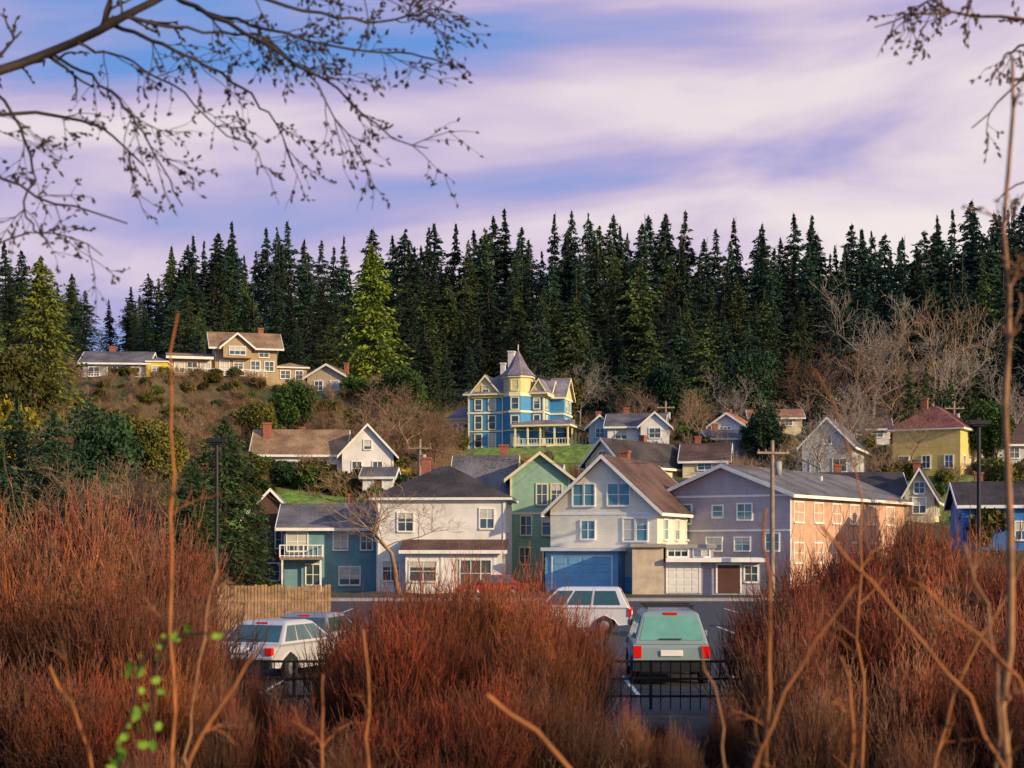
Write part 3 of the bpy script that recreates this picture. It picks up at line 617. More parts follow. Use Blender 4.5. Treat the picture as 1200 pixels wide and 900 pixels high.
for u,vt,Y,q,wf in[(468,555,107,0,1.5),(965,470,155,1,1),(985,455,172,1,1),(1020,345,240,1,1),(1090,355,238,3,1),(1120,390,230,1,1),(760,450,215,0,1),(930,530,150,1,1),(1060,480,160,0,1),(490,455,175,0,1.3),(680,430,235,1,1),(950,400,235,2,1),(860,440,220,1,1),(1140,470,190,0,1),(380,465,172,2,1.2),(100,540,120,0,1),(175,545,118,0,1.2),(150,550,115,3,1.3),(800,470,200,0,1),(540,470,220,2,1),(1180,430,200,1,1),(1040,420,225,3,1),(640,440,240,1,1),(740,470,205,2,1),(455,450,180,3,1.4),(510,480,165,2,1.2),(990,395,228,0,1),(900,470,190,1,1),(820,455,215,3,1),(1000,460,185,3,1.2),(60,455,160,0,1.2),(230,480,168,3,1.2),(420,470,168,3,1.3),(270,485,162,2,1.3),(130,470,170,2,1.2)]:
    x=(u-600)/F*Y;gz=g(x,Y)-.1;zt=W(u,vt,Y)[2];s=(zt-gz)/8.2;obj('bare_tree',BT[q],(x,Y,gz),random.uniform(0,6),(s*wf,s*wf,s))
hs=empty('hillside_shrubs'); cnt=0
def clear(x,y,m):
    return all(math.hypot(x-p[0],y-p[1])>p[2]*m for p in PADS)
LAWN=[(-27,-10,138,151),(-8,14,180,194)]
for i in range(3100):
    Y=random.uniform(122,250) if i<1700 else random.uniform(140,205)
    u=random.uniform(-60,1260) if i<1700 else random.uniform(80,540); x=(u-600)/F*Y
    if not clear(x,Y,.95 if i<1700 else 1.0):continue
    if any(a-1<x<b+1 and c_-1<Y<d for a,b,c_,d in LAWN):continue
    if Y<150 and u>330 and random.random()<.6: continue
    rr=random.random(); left=u<500
    zg=g(x,Y)-.2
    lim=.5 if (u<420 and 168<Y<200) else 1
    if rr<((.55 if Y>158 else .35) if left else .38):
        q=random.choice(BS);s=random.uniform(.5,1.2)*lim;obj('bare_shrub',q,(x,Y,zg),random.uniform(0,6),s*1.1,hs)
    else:
        q=random.choices(LS,[6,3,3,.3,5] if left else [3,3,3,.4,3])[0];s=(random.uniform(.8,2.1) if left else random.uniform(.6,1.6))*lim
        obj('leafy_shrub',q,(x,Y,zg),random.uniform(0,6),(s*1.25,s*1.25,s),hs)
    cnt+=1
print('shrubs',cnt)
for u,vb,Y,s,q in[(705,530,176,2.0,1),(760,528,174,1.4,0),(815,540,165,2.6,1),(790,535,168,1.7,4),(345,470,182,1.4,0),(500,545,140,1.8,1),(520,555,136,2.2,0),(1075,600,124,2.0,0),(1100,605,124,1.6,1),(1160,590,112,2.2,0),(580,530,183,.9,1),(600,531,184,.8,0),(560,530,182,1.0,4),(640,533,184,1.0,1),(660,600,116,1.3,1),(432,480,176,1.7,0),(310,560,150,1.0,1),(290,575,148,1.4,0),(440,575,147,1.2,1),(540,500,190,1.4,4),(505,510,188,1.8,1),(200,0,186,.8,0),(240,0,187,.8,1),(280,0,186,.8,0),(320,0,188,.8,1),(370,0,186,.8,4),(130,0,186,.7,1),(400,0,184,.9,1)]:
    x=(u-600)/F*Y; obj('round_hedge',LS[q],(x,Y,g(x,Y)-.2),random.uniform(0,6),(s*1.1,s*1.1,s))
# -------- red willow bushes
def willow(name,seed,m,Sn=560,Hh=3.0,R=2.1,tw=7,stools=7):
    r=np.random.default_rng(seed);A=Acc()
    # stems grouped in a few stools so the crown is lumpy with gaps
    sa=r.uniform(0,6.283,stools);sq=np.sqrt(r.uniform(.05,1,stools));sh=r.uniform(.74,1.05,stools);sid=r.integers(0,stools,Sn)
    sc_=np.stack([np.cos(sa)*sq,np.sin(sa)*sq],-1)
    a=r.uniform(0,6.283,Sn);q=np.sqrt(r.uniform(0,1,Sn))
    off=np.stack([np.cos(a)*q,np.sin(a)*q],-1)
    b=np.concatenate([sc_[sid]*.55+off*.16,np.zeros((Sn,1))],1)
    exy=sc_[sid]*R*.62+off*R*.5
    rad=np.linalg.norm(exy,axis=1)/R
    hh=Hh*np.sqrt(np.maximum(.12,1-(np.minimum(rad,1)*.9)**2.4))*sh[sid]*(1-.18*q**2)*r.uniform(.75,1.06,Sn)
    lon=r.random(Sn)<.05; hh=np.where(lon,hh*r.uniform(1.08,1.28,Sn),hh)
    e=np.concatenate([exy+r.normal(0,.1,(Sn,2)),hh[:,None]],1)
    N_=6;ts=np.linspace(0,1,N_)
    P=np.stack([b+(e-b)*np.array([1,1,0])*(t**.8)+(e-b)*np.array([0,0,1])*(t**1.15) for t in ts],1)+r.normal(0,.03,(Sn,N_,3))*ts[None,:,None]
    Rr=np.linspace(.013,.0035,N_)[None]*r.uniform(.6,1.4,(Sn,1));V,f=tubes(P,Rr,3);A.add(V,f,0)
    i=np.repeat(np.arange(Sn),tw);t=r.uniform(.35,.98,len(i));fi=t*(N_-1);i0=np.minimum(fi.astype(int),N_-2);fr=(fi-i0)[:,None]
    p0=P[i,i0]*(1-fr)+P[i,i0+1]*fr;d=nrm(P[i,i0+1]-P[i,i0]);sd=nrm(r.normal(0,1,(len(i),3)))
    d1=nrm(d*.7+sd*.6+np.array([0,0,.15]));d2=nrm(d1+np.array([0,0,.8]));l=(r.uniform(.2,.8,len(i))*(1.15-t*.6))[:,None]
    T=np.stack([p0,p0+d1*l*.5,p0+d1*l*.6+d2*l*.6],1)
    V,f=tubes(T,np.linspace(.007,.003,3)[None]*np.ones((len(i),1)),3);A.add(V,f,0)
    return A.mesh(name,[m])
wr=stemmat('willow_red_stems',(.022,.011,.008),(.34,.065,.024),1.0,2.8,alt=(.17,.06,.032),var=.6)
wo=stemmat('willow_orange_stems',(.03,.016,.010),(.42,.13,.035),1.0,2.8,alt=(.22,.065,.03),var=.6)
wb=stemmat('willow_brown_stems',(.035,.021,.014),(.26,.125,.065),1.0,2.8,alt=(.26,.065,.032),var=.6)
WM=[willow('willow_mesh_a',1,wr),willow('willow_mesh_b',2,wr,R=1.8,stools=6),willow('willow_mesh_c',3,wo,stools=8),willow('willow_mesh_d',4,wb),willow('willow_mesh_e',5,wb,R=1.8,stools=6)]
def wl(u,vt,Y,q,wf=1.0):
    x=(u-600)/F*Y;gz=g(x,Y)-.05;s=(W(u,vt,Y)[2]-gz)/3.0
    obj('red_willow_bush',WM[q],(x,Y,gz),random.uniform(0,6.28),(s*wf,s*wf,s))
for a in[(0,612,26,3),(95,585,27,4),(165,602,27,3,.8),(50,638,22,2,.9),(140,648,21,3,.8),(205,675,24,0,.7),(190,750,19,2,.7),(90,760,18,0,.9),(0,750,18,3),(240,740,22,4,.5),(120,600,29,3,1),(20,600,29,3,1),
 (445,668,25,0,.78),(510,655,26,2,.85),(580,650,27,2,.85),(650,665,26,0,.72),(480,665,28,0,.85),(600,660,28.5,0,.85),(460,705,21,1,.85),(550,700,21,0,.85),(635,710,21,2,.72),(415,745,22,1,.65),(560,780,17.5,1,.9),(450,800,17.5,0,.85),(345,820,18,1,.7),(650,790,18,3,.75),
 (925,640,26,0,.72),(975,608,28,0,.85),(1040,602,28,1,.9),(1115,616,27,2),(1190,620,26,0),(1250,625,25,0),(1010,615,30,0),(1090,615,30,1),(1000,665,22,1,.9),(1090,675,22,3,.9),(1180,680,21,0),(935,715,21,4,.7),(1040,760,18.5,3,.9),(1150,760,18,1,.9),(950,795,18,3,.7),(262,800,18,4,.5),(735,830,19,4,.55),(850,815,19,4,.5),(795,850,18,3,.5),(775,835,22,0,.45),(300,790,22,4,.4),(400,870,16,3,.6),(520,870,16,0,.6),(180,860,16,3,.6),(1080,850,16,3,.6)]: wl(*a)
bs=empty('low_brush')
for i in range(70):
    x=random.uniform(-11,11);Y=random.uniform(16,29);s=random.uniform(.2,.4)
    obj('brush_tuft',BS[1],(x,Y,g(x,Y)-.05),random.uniform(0,6),s,bs)

# -------- overhead branches & saplings
tw=mat('twig_bark_dark',(.04,.028,.024),var=.4,scale=8);bud=mat('bud_brown',(.05,.03,.022),var=.3,scale=8)
def pxpath(pts,Y,jit=.0):
    return np.array([W(p[0],p[1],Y+random.uniform(-jit,jit)) for p in pts])
def resample(P,n):
    P=np.asarray(P);d=np.concatenate([[0],np.cumsum(np.linalg.norm(np.diff(P,axis=0),axis=1))]);t=np.linspace(0,d[-1],n)
    Q=np.stack([np.interp(t,d,P[:,i]) for i in range(3)],-1)
    for _ in range(2): Q[1:-1]=(Q[:-2]+2*Q[1:-1]+Q[2:])/4
    return Q
def branchy(name,limbs,Y,mats,seed,twl=.30,buds=True,budr=.011,droop=-.15,budn=4):
    rr=np.random.default_rng(seed);A=Acc();BP=[];BD=[]
    def addtube(P,r0,r1,n=18,k=5):
        Q=resample(P,n);Q[1:]+=rr.normal(0,.008,Q[1:].shape);V,f=tubes(Q[None],np.linspace(r0,r1,n)[None],k);A.add(V,f,0);return Q
    T2=[];R2=[]
    def sub(Q,l,r0,lev,cnt):
        for _ in range(cnt):
            i=rr.integers(int(len(Q)*.2),len(Q)-1);d=nrm(Q[i+1]-Q[i]);s=nrm(np.cross(d,rr.normal(0,1,3)));s[1]*=.6
            nd=nrm(d*.75+s*.75+np.array([0,0,droop]));L=l*rr.uniform(.4,1.2);pts=[Q[i]];dd=nd
            for j in range(5):
                dd=nrm(dd+rr.normal(0,.18,3)+np.array([0,0,-.03]));pts.append(pts[-1]+dd*L/5)
            pts=np.array(pts);T2.append(pts);R2.append(np.linspace(r0,r0*.45,6))
            if lev>0: sub(pts,l*.55,r0*.65,lev-1,3)
            if buds:
                for j in range(budn):
                    q=rr.integers(2,6);BP.append(pts[q]+rr.normal(0,.004,3));BD.append(nrm(dd+rr.normal(0,.6,3)+np.array([0,0,-.2])))
    for pts,r0,r1,c in limbs:
        Q=addtube(pts,r0,r1);sub(Q,twl,max(r1*.7,.0032),1,c)
    if T2:
        V,f=tubes(np.array(T2),np.array(R2),4);A.add(V,f,0)
    if buds and BP:
        BP=np.array(BP);BD=np.array(BD);n=5;l=rr.uniform(.6,1.4,len(BP))*budr*2.8
        P=np.stack([BP+BD*(l*t)[:,None] for t in np.linspace(0,1,n)],1);R=np.array([.15,.9,1,.7,.08])[None]*budr*rr.uniform(.45,.85,(len(BP),1))
        V,f=tubes(P,R,5);A.add(V,f,1)
    return obj(name,A.mesh(name,mats))
Y=8.5
tr=W(-330,300,Y)
q=lambda *p:pxpath(p,Y,.35)
TL=[(np.array([(tr[0],Y,1.2),(tr[0]-.05,Y,3),(tr[0]+.1,Y,4.6),(tr[0]+.3,Y,6.5),(tr[0]+.6,Y,9)]),.14,.06,2),
 (q((-320,200),(-150,130),(-20,92),(60,62),(130,28),(200,-8),(300,-60)),.038,.018,12),
 (q((-310,220),(-150,170),(-20,130),(40,133),(95,135),(140,162),(170,195)),.022,.005,12),
 (q((-300,260),(-120,200),(-20,198),(30,215),(60,250),(110,240),(150,262)),.018,.004,11),
 (q((130,28),(210,60),(270,90),(310,125),(335,160),(345,190)),.013,.0035,12),
 (q((200,-8),(265,28),(330,62),(395,105),(450,155),(500,178)),.015,.0035,14),
 (q((240,-30),(330,8),(420,28),(480,20),(525,10)),.013,.0035,14),
 (q((230,10),(330,40),(410,62),(470,60),(536,78)),.011,.0035,14),
 (q((60,62),(120,100),(160,140),(185,190),(215,240)),.010,.0035,11),
 (q((-20,92),(30,150),(40,200),(25,250),(60,290)),.010,.0035,8),
 (q((300,-60),(360,-15),(440,0),(500,-10)),.012,.004,10),
 (q((150,20),(240,40),(300,35),(370,90),(400,150),(430,195)),.010,.003,10),
 (q((90,50),(150,70),(220,110),(250,150),(300,170)),.009,.003,8),
 (q((-200,330),(-60,300),(0,285),(60,265),(120,300)),.010,.003,6)]
branchy('overhanging_tree',TL,Y,[tw,bud],5,twl=.36,budr=.0105)
Y=8.0
tr=W(1500,300,Y)
q=lambda *p:pxpath(p,Y,.3)
TR=[(np.array([(tr[0],Y,1.2),(tr[0],Y,3.5),(tr[0]-.1,Y,6),(tr[0]-.3,Y,8.5)]),.12,.06,1),
 (q((1490,100),(1350,40),(1250,30),(1200,22),(1130,18),(1070,10),(1025,35)),.020,.0035,11),
 (q((1490,130),(1330,90),(1220,70),(1190,100),(1165,125),(1140,150)),.016,.0035,9),
 (q((1400,60),(1260,-20),(1150,-25),(1100,-5),(1060,25)),.014,.0035,8),
 (q((1490,200),(1330,210),(1240,200),(1200,215),(1170,235)),.012,.0035,5),
 (q((1300,30),(1220,45),(1180,60),(1165,90)),.010,.0035,6)]
tr2=mat('catkin_bark',(.16,.09,.05),var=.4,scale=8)
branchy('catkin_tree',TR,Y,[tr2,mat('catkin',(.10,.055,.03),var=.3,scale=8)],6,twl=.24,droop=-.35,budr=.010)
so=mat('sapling_bark_orange',(.38,.14,.04),var=.5,scale=9);sg=mat('sapling_bark_gray',(.32,.16,.075),var=.6,scale=9)
def sap(name,pts,Y,r0,r1,m,c=4,twl=.18,gx=0):
    P=pxpath([p for p in pts],Y); last=P[-1]; P=np.concatenate([P,[[last[0]+gx,last[1]+.1,g(last[0]+gx,Y)-.05]]])[::-1]
    branchy(name,[(P,r0,r1,c)],Y,[m,bud],int(abs(pts[0][0]))+1,twl=twl,droop=.25,budn=1,budr=.008)
sap('sapling',[(1186,58),(1180,160),(1184,260),(1179,380),(1184,470),(1180,600),(1183,720),(1176,900)],5.2,.022,.006,sg,14,.16)
sap('sapling',[(210,368),(200,470),(205,560),(199,700),(201,900)],6.0,.011,.004,so,5,.16)
sap('sapling',[(897,600),(902,700),(905,800),(899,900)],5.5,.014,.005,so,4,.2)
sap('sapling',[(955,430),(985,480),(1012,560),(1005,700),(1010,900)],6.5,.010,.003,so,5,.2)
sap('sapling',[(965,618),(1040,700),(1105,775),(1150,850),(1180,900)],5.0,.010,.005,so,5,.25,gx=.3)
sap('sapling',[(1128,640),(1160,700),(1175,800),(1170,900)],5.0,.009,.005,sg,3,.2)
sap('sapling',[(1085,690),(1150,745),(1200,800),(1240,900)],5.0,.009,.005,so,4,.2)
sap('sapling',[(1000,690),(940,770),(905,850),(880,900)],5.0,.008,.004,so,3,.2,gx=-.2)
sap('sapling',[(1230,560),(1190,680),(1120,800),(1090,900)],5.6,.009,.004,so,4,.25)
sap('sapling',[(570,815),(610,845),(640,872),(675,900)],4.6,.010,.007,so,0,.2,gx=.3)
sap('sapling',[(425,735),(433,800),(430,900)],6.0,.009,.004,so,2,.2)
sap('sapling',[(377,790),(380,840),(376,900)],6.0,.008,.004,so,2,.2)
sap('sapling',[(312,755),(265,820),(215,900)],5.2,.008,.005,so,1,.2,gx=-.2)
sap('sapling',[(60,780),(95,850),(112,900)],5.2,.007,.004,so,2,.2)
sap('sapling',[(990,770),(995,840),(1000,900)],5.5,.010,.006,so,1,.2)
sap('sapling',[(255,640),(240,740),(225,820),(222,900)],7,.009,.004,sg,3,.2)
sap('sapling',[(820,760),(845,830),(850,900)],6,.008,.004,sg,3,.2)
vl=foliage('vine_leaves',(.10,.26,.02),(.28,.48,.05),scale=3,rnd=.1,trans=.3)
def vine(name,pts,Y,nl,ls):
    P=pxpath(pts,Y);last=P[-1];P=np.concatenate([P,[[last[0],last[1],g(last[0],Y)]]])
    Q=resample(P,40);A=Acc();V,f=tubes(Q[None],np.full((1,40),.004),4);A.add(V,f,0)
    for i in range(nl):
        c=Q[random.randint(0,22)]+rng.normal(0,.02,3);d=nrm(rng.normal(0,1,3)+np.array([0,0,-.3]));s=nrm(np.cross(d,rng.normal(0,1,3)+np.array([0,2,0])));l=ls*random.uniform(.6,1.3)
        nn=np.cross(d,s)
        pts_=[c,c+d*l*.25+s*l*.28,c+d*l*.6+s*l*.3,c+d*l,c+d*l*.6-s*l*.3,c+d*l*.25-s*l*.28,c+d*l*.5-nn*l*.12]
        A.add(np.array(pts_),np.array([[0,1,6],[1,2,6],[2,3,6],[3,4,6],[4,5,6],[5,0,6]]),1)
    return obj(name,A.mesh(name,[tw,vl]))
vine('leafy_vine',[(242,742),(205,745),(170,765),(155,800),(160,830),(135,870),(140,900)],5.0,46,.038)
vine('leafy_vine',[(205,742),(188,760),(180,800),(175,900)],5.0,14,.036)

# ------------------------------------------------------------ vehicles
def car(name,loc,yaw,color,kind='suv',rack=False,cg=None):
    paint=mat(name+'_paint',color,rough=.25,var=.04,spec=.6,metal=.1); cg=cg or CG
    e=empty(name,loc,math.radians(yaw))
    L_=4.7;hb=1.02 if kind=='suv' else .92;hr=1.76 if kind=='suv' else 1.45
    body=[(0.05,.38),(0,.62),(.04,hb-.08),(.12,hb),(3.55,hb),(4.35,hb-.14),(4.62,hb-.32),(4.7,.55),(4.6,.32),(4.15,.3),(3.98,.55),(3.6,.72),(3.22,.55),(3.05,.28),(1.5,.28),(1.33,.55),(.98,.72),(.62,.55),(.45,.34)]
    V=[];n=len(body)
    for xx in(-.84,-.91,.91,.84):
        ins=.05 if abs(xx)<.9 else 0
        for (a,z) in body:
            V.append((xx,min(max(a,ins),L_-ins),z-(ins if z>.8 else 0)))
    Fs=[tuple(range(n-1,-1,-1)),tuple(range(3*n,4*n))]
    for r_ in range(3):
        for i in range(n): Fs.append((r_*n+i,r_*n+(i+1)%n,(r_+1)*n+(i+1)%n,(r_+1)*n+i))
    me=bpy.data.meshes.new('body');me.from_pydata(V,[],Fs);me.materials.append(paint);o=obj('body',me,parent=e)
    bv=o.modifiers.new('b','BEVEL');bv.width=.03;bv.segments=2;bv.limit_method='ANGLE'
    if kind=='suv': lo=(.08,3.5);hi=(.42,2.75)
    else: lo=(.55,3.35);hi=(1.15,2.55)
    wl_,wh_=.87,.66
    ring=lambda y0,y1,w,z:[(-w,y0,z),(w,y0,z),(w,y1,z),(-w,y1,z)]
    V=ring(lo[0],lo[1],wl_,hb-.02)+ring(hi[0],hi[1],wh_,hr-.05)+ring(hi[0]+.12,hi[1]-.2,wh_-.12,hr)
    Fs=[(0,1,5,4),(1,2,6,5),(2,3,7,6),(3,0,4,7),(4,5,9,8),(5,6,10,9),(6,7,11,10),(7,4,8,11),(8,9,10,11)]
    me=bpy.data.meshes.new('cabin');me.from_pydata(V,[],Fs);me.materials.append(paint);o=obj('cabin',me,parent=e)
    bv=o.modifiers.new('b','BEVEL');bv.width=.04;bv.segments=2
    cv=[np.array(p) for p in V[:8]]
    def pane(i,j,k_,l,s0,s1,t0,t1,nm='glass'):
        P=lambda s,t:(cv[i]*(1-s)+cv[j]*s)*(1-t)+(cv[l]*(1-s)+cv[k_]*s)*t
        nn=nrm(np.cross(cv[j]-cv[i],cv[l]-cv[i]))*.012
        pts=[P(s0,t0)+nn,P(s1,t0)+nn,P(s1,t1)+nn,P(s0,t1)+nn]
        me=bpy.data.meshes.new(nm);me.from_pydata([tuple(p) for p in pts],[],[(0,1,2,3)]);me.materials.append(cg);obj(nm,me,parent=e)
    pane(0,1,5,4,.06,.94,.12,.88);pane(2,3,7,6,.05,.95,.1,.93)
    for (i,j,k_,l) in((1,2,6,5),(3,0,4,7)):
        for s0,s1 in((.05,.28),(.31,.58),(.61,.92)): pane(i,j,k_,l,s0,s1,.14,.88)
    def bx(nm,x0,x1,y0,y1,z0,z1,m):
        hh=House('x',(0,0,0),0,{});hh.box('a',x0,x1,y0,y1,z0,z1);VV,FF=hh.p['a'];me=bpy.data.meshes.new(nm);me.from_pydata(VV,[],FF);me.materials.append(m);o=obj(nm,me,parent=e)
        bb=o.modifiers.new('b','BEVEL');bb.width=.012;bb.segments=2;return o
    bx('rear_bumper',-.88,.88,-.09,.08,.36,.58,darkm);bx('front_bumper',-.86,.86,4.6,4.76,.32,.52,darkm)
    for sx in(-1,1):
        a,b_=sorted((sx*.70,sx*.9));bx('tail_light',a,b_,-.03,.1,.68,hb-.06,TLm);bx('head_light',a,b_,4.5,4.68,.62,.74,trimw)
        a,b_=sorted((sx*.93,sx*1.1));bx('mirror',a,b_,2.95,3.1,hb,hb+.15,paint)
        if rack:
            a,b_=sorted((sx*.52,sx*.56));bx('roof_rail',a,b_,.6,2.6,hr+.04,hr+.09,darkm)
    if rack:
        for yy_ in(.9,2.2): bx('cross_bar',-.62,.62,yy_,yy_+.06,hr+.09,hr+.13,darkm)
    bx('number_plate',-.26,.26,-.035,.05,.72,.86,trimw);bx('third_brake_light',-.16,.16,hi[0]-.04,hi[0]+.05,hr-.09,hr-.03,TLm)
    bx('wiper',-.3,.25,lo[0]-.01,lo[0]+.02,hb+.09,hb+.11,darkm)
    for yy_ in(.98,3.6):
        for sx in(-1,1):
            A=Acc();P=np.array([[(sx*(.70+q_),yy_,.34) for q_ in(0,.001,.03,.2,.22,.221)]],float)
            V,f=tubes(P,np.array([[.01,.30,.34,.34,.30,.19]]),20);A.add(V,f,0)
            P=np.array([[(sx*.90,yy_,.34),(sx*.905,yy_,.34),(sx*.915,yy_,.34)]],float);V,f=tubes(P,np.array([[.2,.19,.01]]),10);A.add(V,f,1)
            obj('wheel',A.mesh('wheel',[TY,RM]),parent=e)
    return e
CG=mat('car_glass',(.03,.08,.08),rough=.05,var=.3,spec=1.0);CG2=mat('car_glass_mint',(.10,.34,.28),rough=.06,var=.3,spec=1.0)
TLm=mat('tail_light_red',(.6,.015,.01),rough=.2,var=.05);TY=mat('tyre',(.015,.015,.015),rough=.8);RM=mat('rim',(.4,.4,.42),rough=.3,metal=.8)
x=W(787,0,36)[0];car('parked_suv',(x,36,0),-2,(.22,.30,.30),'suv',True,CG2)
x=W(740,0,58)[0];car('parked_car',(x,58,0),84,(.60,.61,.64),'suv')
x=W(280,0,37)[0];car('parked_car',(x,37,0),-20,(.48,.48,.50),'sedan')
x=W(340,0,41)[0];car('parked_car',(x,41,0),-12,(.20,.21,.23),'sedan')
x=W(190,0,62)[0];car('parked_car',(x,62,0),80,(.5,.5,.5),'sedan')
x=W(618,0,100)[0];car('parked_car',(x,99,0),90,(.3,.03,.03),'sedan')
x=W(1060,0,60)[0];car('parked_car',(x,60,0),85,(.3,.32,.35),'suv')

# ------------------------------------------------------------ lamps, poles
def lamp(u,vt,Y):
    x,_,z=W(u,vt,Y);e=empty('street_lamp',(x,Y,0))
    A=Acc();V,f=tubes(np.array([[(0,0,0),(0,0,.6),(0,0,z*.5),(0,0,z)]],float),np.array([[.15,.14,.12,.10]]),10);A.add(V,f,0);obj('pole',A.mesh('pole',[darkm]),parent=e)
    A=Acc();V,f=tubes(np.array([[(0,0,-.1),(0,0,.5)]],float),np.array([[.28,.28]]),12);A.add(V,f,0);obj('footing',A.mesh('footing',[concrete]),parent=e)
    hh=House('x',(0,0,0),0,{});hh.box('a',-.55,.55,-.3,.3,z-.02,z+.2);hh.box('a',-.3,.3,-.2,.2,z-.12,z-.022);hh.box('a',-.1,.1,-.1,.1,z+.202,z+.34);VV,FF=hh.p['a'];me=bpy.data.meshes.new('lamp_head');me.from_pydata(VV,[],FF);me.materials.append(darkm);o=obj('lamp_head',me,parent=e)
lamp(254,518,88);lamp(1147,497,84)
pw=mat('pole_wood',(.30,.22,.16),var=.4,scale=3)
def pole(u,vt,Y,gz=None,rot=0):
    x,_,z=W(u,vt,Y);z0=g(x,Y)-.3 if gz is None else gz;h=z-z0
    e=empty('utility_pole',(x,Y,z0),rot)
    A=Acc();V,f=tubes(np.array([[(0,0,0),(0,0,h*.5),(0,0,h)]],float),np.array([[.19,.16,.13]]),8);A.add(V,f,0);obj('pole',A.mesh('pole',[pw]),parent=e)
    hh=House('x',(0,0,0),0,{});hh.box('a',-1.1,1.1,-.2,-.08,h-.9,h-.76)
    for q_ in(-1,-.5,.5,1):hh.box('a',q_-.04,q_+.04,-.17,-.1,h-.758,h-.6)
    VV,FF=hh.p['a'];me=bpy.data.meshes.new('crossarm');me.from_pydata(VV,[],FF);me.materials.append(pw);obj('crossarm',me,parent=e)
    A=Acc();V,f=tubes(np.array([[(.38,-.1,h-2.3),(.38,-.1,h-2.29),(.38,-.1,h-1.4),(.38,-.1,h-1.39)]],float),np.array([[.02,.22,.22,.02]]),12);A.add(V,f,0);obj('transformer',A.mesh('transformer',[mat('transformer_gray',(.35,.36,.36))]),parent=e)
    return (x,Y,z-.7)
a=pole(905,516,101,0,.2);b_=pole(492,515,142);c_=pole(1118,470,170);e_=pole(780,470,190)
def wire(p,q_,sag=1.2):
    p=np.array(p);q_=np.array(q_);t=np.linspace(0,1,20)[:,None];P=p*(1-t)+q_*t;P[:,2]-=(4*sag*t*(1-t))[:,0];return P
PW=[]
for p,q_ in((a,c_),(a,b_),(e_,c_)):
    for dx in(-.9,.9): PW.append(wire((p[0]+dx,p[1],p[2]),(q_[0]+dx,q_[1],q_[2])))
V,f=tubes(np.array(PW),np.full((len(PW),20),.012),3);A=Acc();A.add(V,f,0);obj('power_lines',A.mesh('power_lines',[darkm]))

# ------------------------------------------------------------ sky + sun
SAZ=math.radians(127);SEL=math.radians(17)
w=bpy.data.worlds.new('World');S.world=w;w.use_nodes=True;nt=w.node_tree;N=nt.nodes;L=nt.links;N.clear()
out=N.new('ShaderNodeOutputWorld');sky=N.new('ShaderNodeTexSky');sky.sky_type='NISHITA';sky.sun_disc=False;sky.sun_elevation=SEL;sky.sun_rotation=SAZ
b1=N.new('ShaderNodeBackground');b1.inputs['Strength'].default_value=.12;L.new(sky.outputs[0],b1.inputs[0])
tc=N.new('ShaderNodeTexCoord');sp=N.new('ShaderNodeSeparateXYZ');L.new(tc.outputs['Generated'],sp.inputs[0])
def mth(op,a=None,b=None):
    m_=N.new('ShaderNodeMath');m_.operation=op
    for i,v_ in enumerate((a,b)):
        if v_ is None: continue
        if isinstance(v_,(int,float)): m_.inputs[i].default_value=v_
        else: L.new(v_,m_.inputs[i])
    return m_.outputs[0]
az=mth('ARCTAN2',sp.outputs['X'],sp.outputs['Y']);el=sp.outputs['Z']
sh=mth('SUBTRACT',el,mth('MULTIPLY',az,.10))
cb=N.new('ShaderNodeCombineXYZ');L.new(mth('MULTIPLY',az,3.0),cb.inputs[0]);L.new(mth('MULTIPLY',sh,12.0),cb.inputs[1]);cb.inputs[2].default_value=2.0
n1=N.new('ShaderNodeTexNoise');n1.inputs['Scale'].default_value=1.0;n1.inputs['Detail'].default_value=5;n1.inputs['Roughness'].default_value=.5;n1.inputs['Distortion'].default_value=.35;L.new(cb.outputs[0],n1.inputs['Vector'])
cb2=N.new('ShaderNodeCombineXYZ');L.new(mth('MULTIPLY',az,2.2),cb2.inputs[0]);L.new(mth('MULTIPLY',sh,6.0),cb2.inputs[1]);cb2.inputs[2].default_value=7.3
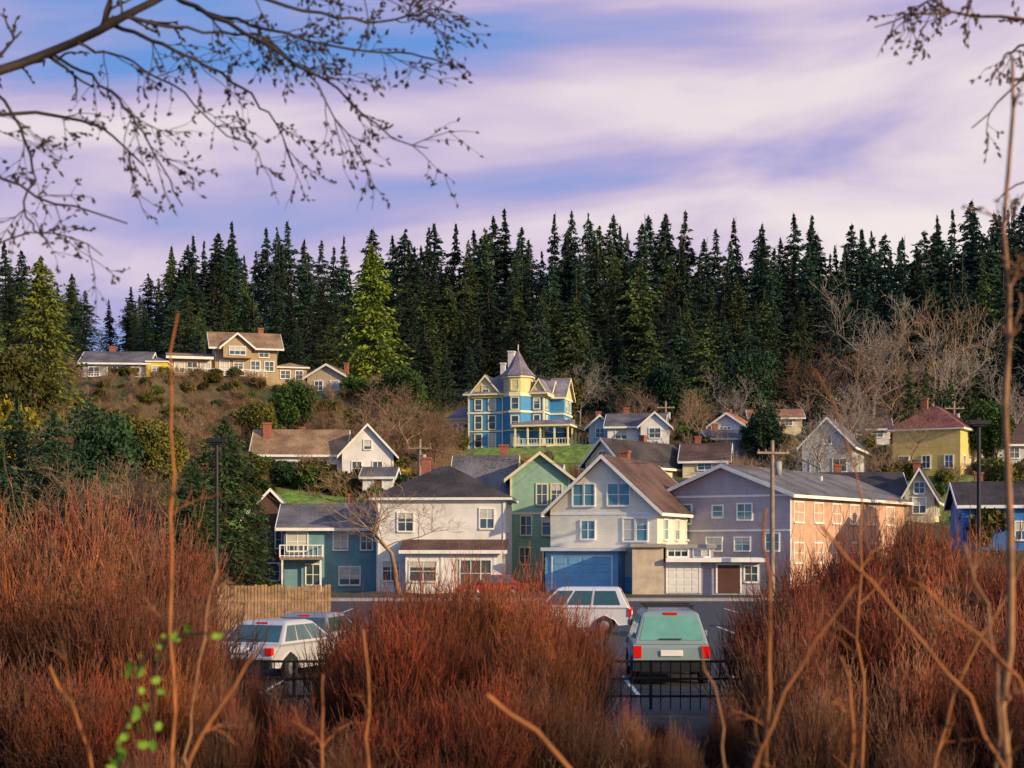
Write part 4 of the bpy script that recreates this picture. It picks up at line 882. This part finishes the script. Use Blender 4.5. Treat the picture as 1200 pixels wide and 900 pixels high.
n2=N.new('ShaderNodeTexNoise');n2.inputs['Scale'].default_value=1.2;n2.inputs['Detail'].default_value=2;L.new(cb2.outputs[0],n2.inputs['Vector'])
fac=mth('ADD',mth('MULTIPLY',n1.outputs['Fac'],1.35),mth('MULTIPLY',n2.outputs['Fac'],.7))
fac=mth('SUBTRACT',fac,.48)
fac=mth('ADD',fac,mth('MULTIPLY',az,.35)); fac=mth('SUBTRACT',fac,mth('MULTIPLY',mth('SUBTRACT',el,.27),1.0))
cr_=N.new('ShaderNodeValToRGB');e=cr_.color_ramp.elements;e[0].position=.28;e[0].color=(.15,.33,.78,1);e[1].position=.82;e[1].color=(1,.88,.86,1)
for p_,c_ in((.40,(.32,.38,.75,1)),(.50,(.50,.44,.74,1)),(.61,(.76,.62,.78,1)),(.70,(.90,.77,.83,1))): q_=e.new(p_);q_.color=c_
L.new(fac,cr_.inputs['Fac'])
b2=N.new('ShaderNodeBackground');b2.inputs['Strength'].default_value=.95;L.new(cr_.outputs[0],b2.inputs[0])
mx=N.new('ShaderNodeMixShader');mx.inputs[0].default_value=.92;L.new(b1.outputs[0],mx.inputs[1]);L.new(b2.outputs[0],mx.inputs[2]);L.new(mx.outputs[0],out.inputs[0])
sd=bpy.data.lights.new('sun','SUN');sd.energy=5.0;sd.angle=math.radians(.6);sd.color=(1,.75,.45);so_=bpy.data.objects.new('sun',sd);S.collection.objects.link(so_)
tosun=Vector((math.sin(SAZ)*math.cos(SEL),math.cos(SAZ)*math.cos(SEL),math.sin(SEL)));so_.rotation_euler=tosun.to_track_quat('Z','Y').to_euler();so_.location=(40,-20,40)
# camera
cd=bpy.data.cameras.new('camera');cam=bpy.data.objects.new('camera',cd);S.collection.objects.link(cam);cam.location=(0,0,CZ);cam.rotation_euler=(math.radians(90),0,0)
cd.sensor_width=36;cd.lens=54;cd.shift_y=190/1200;cd.clip_start=.1;cd.clip_end=8000;cd.dof.use_dof=True;cd.dof.focus_distance=130;cd.dof.aperture_fstop=3.4
S.camera=cam
S.view_settings.view_transform='Standard';S.view_settings.look='None';S.view_settings.exposure=0
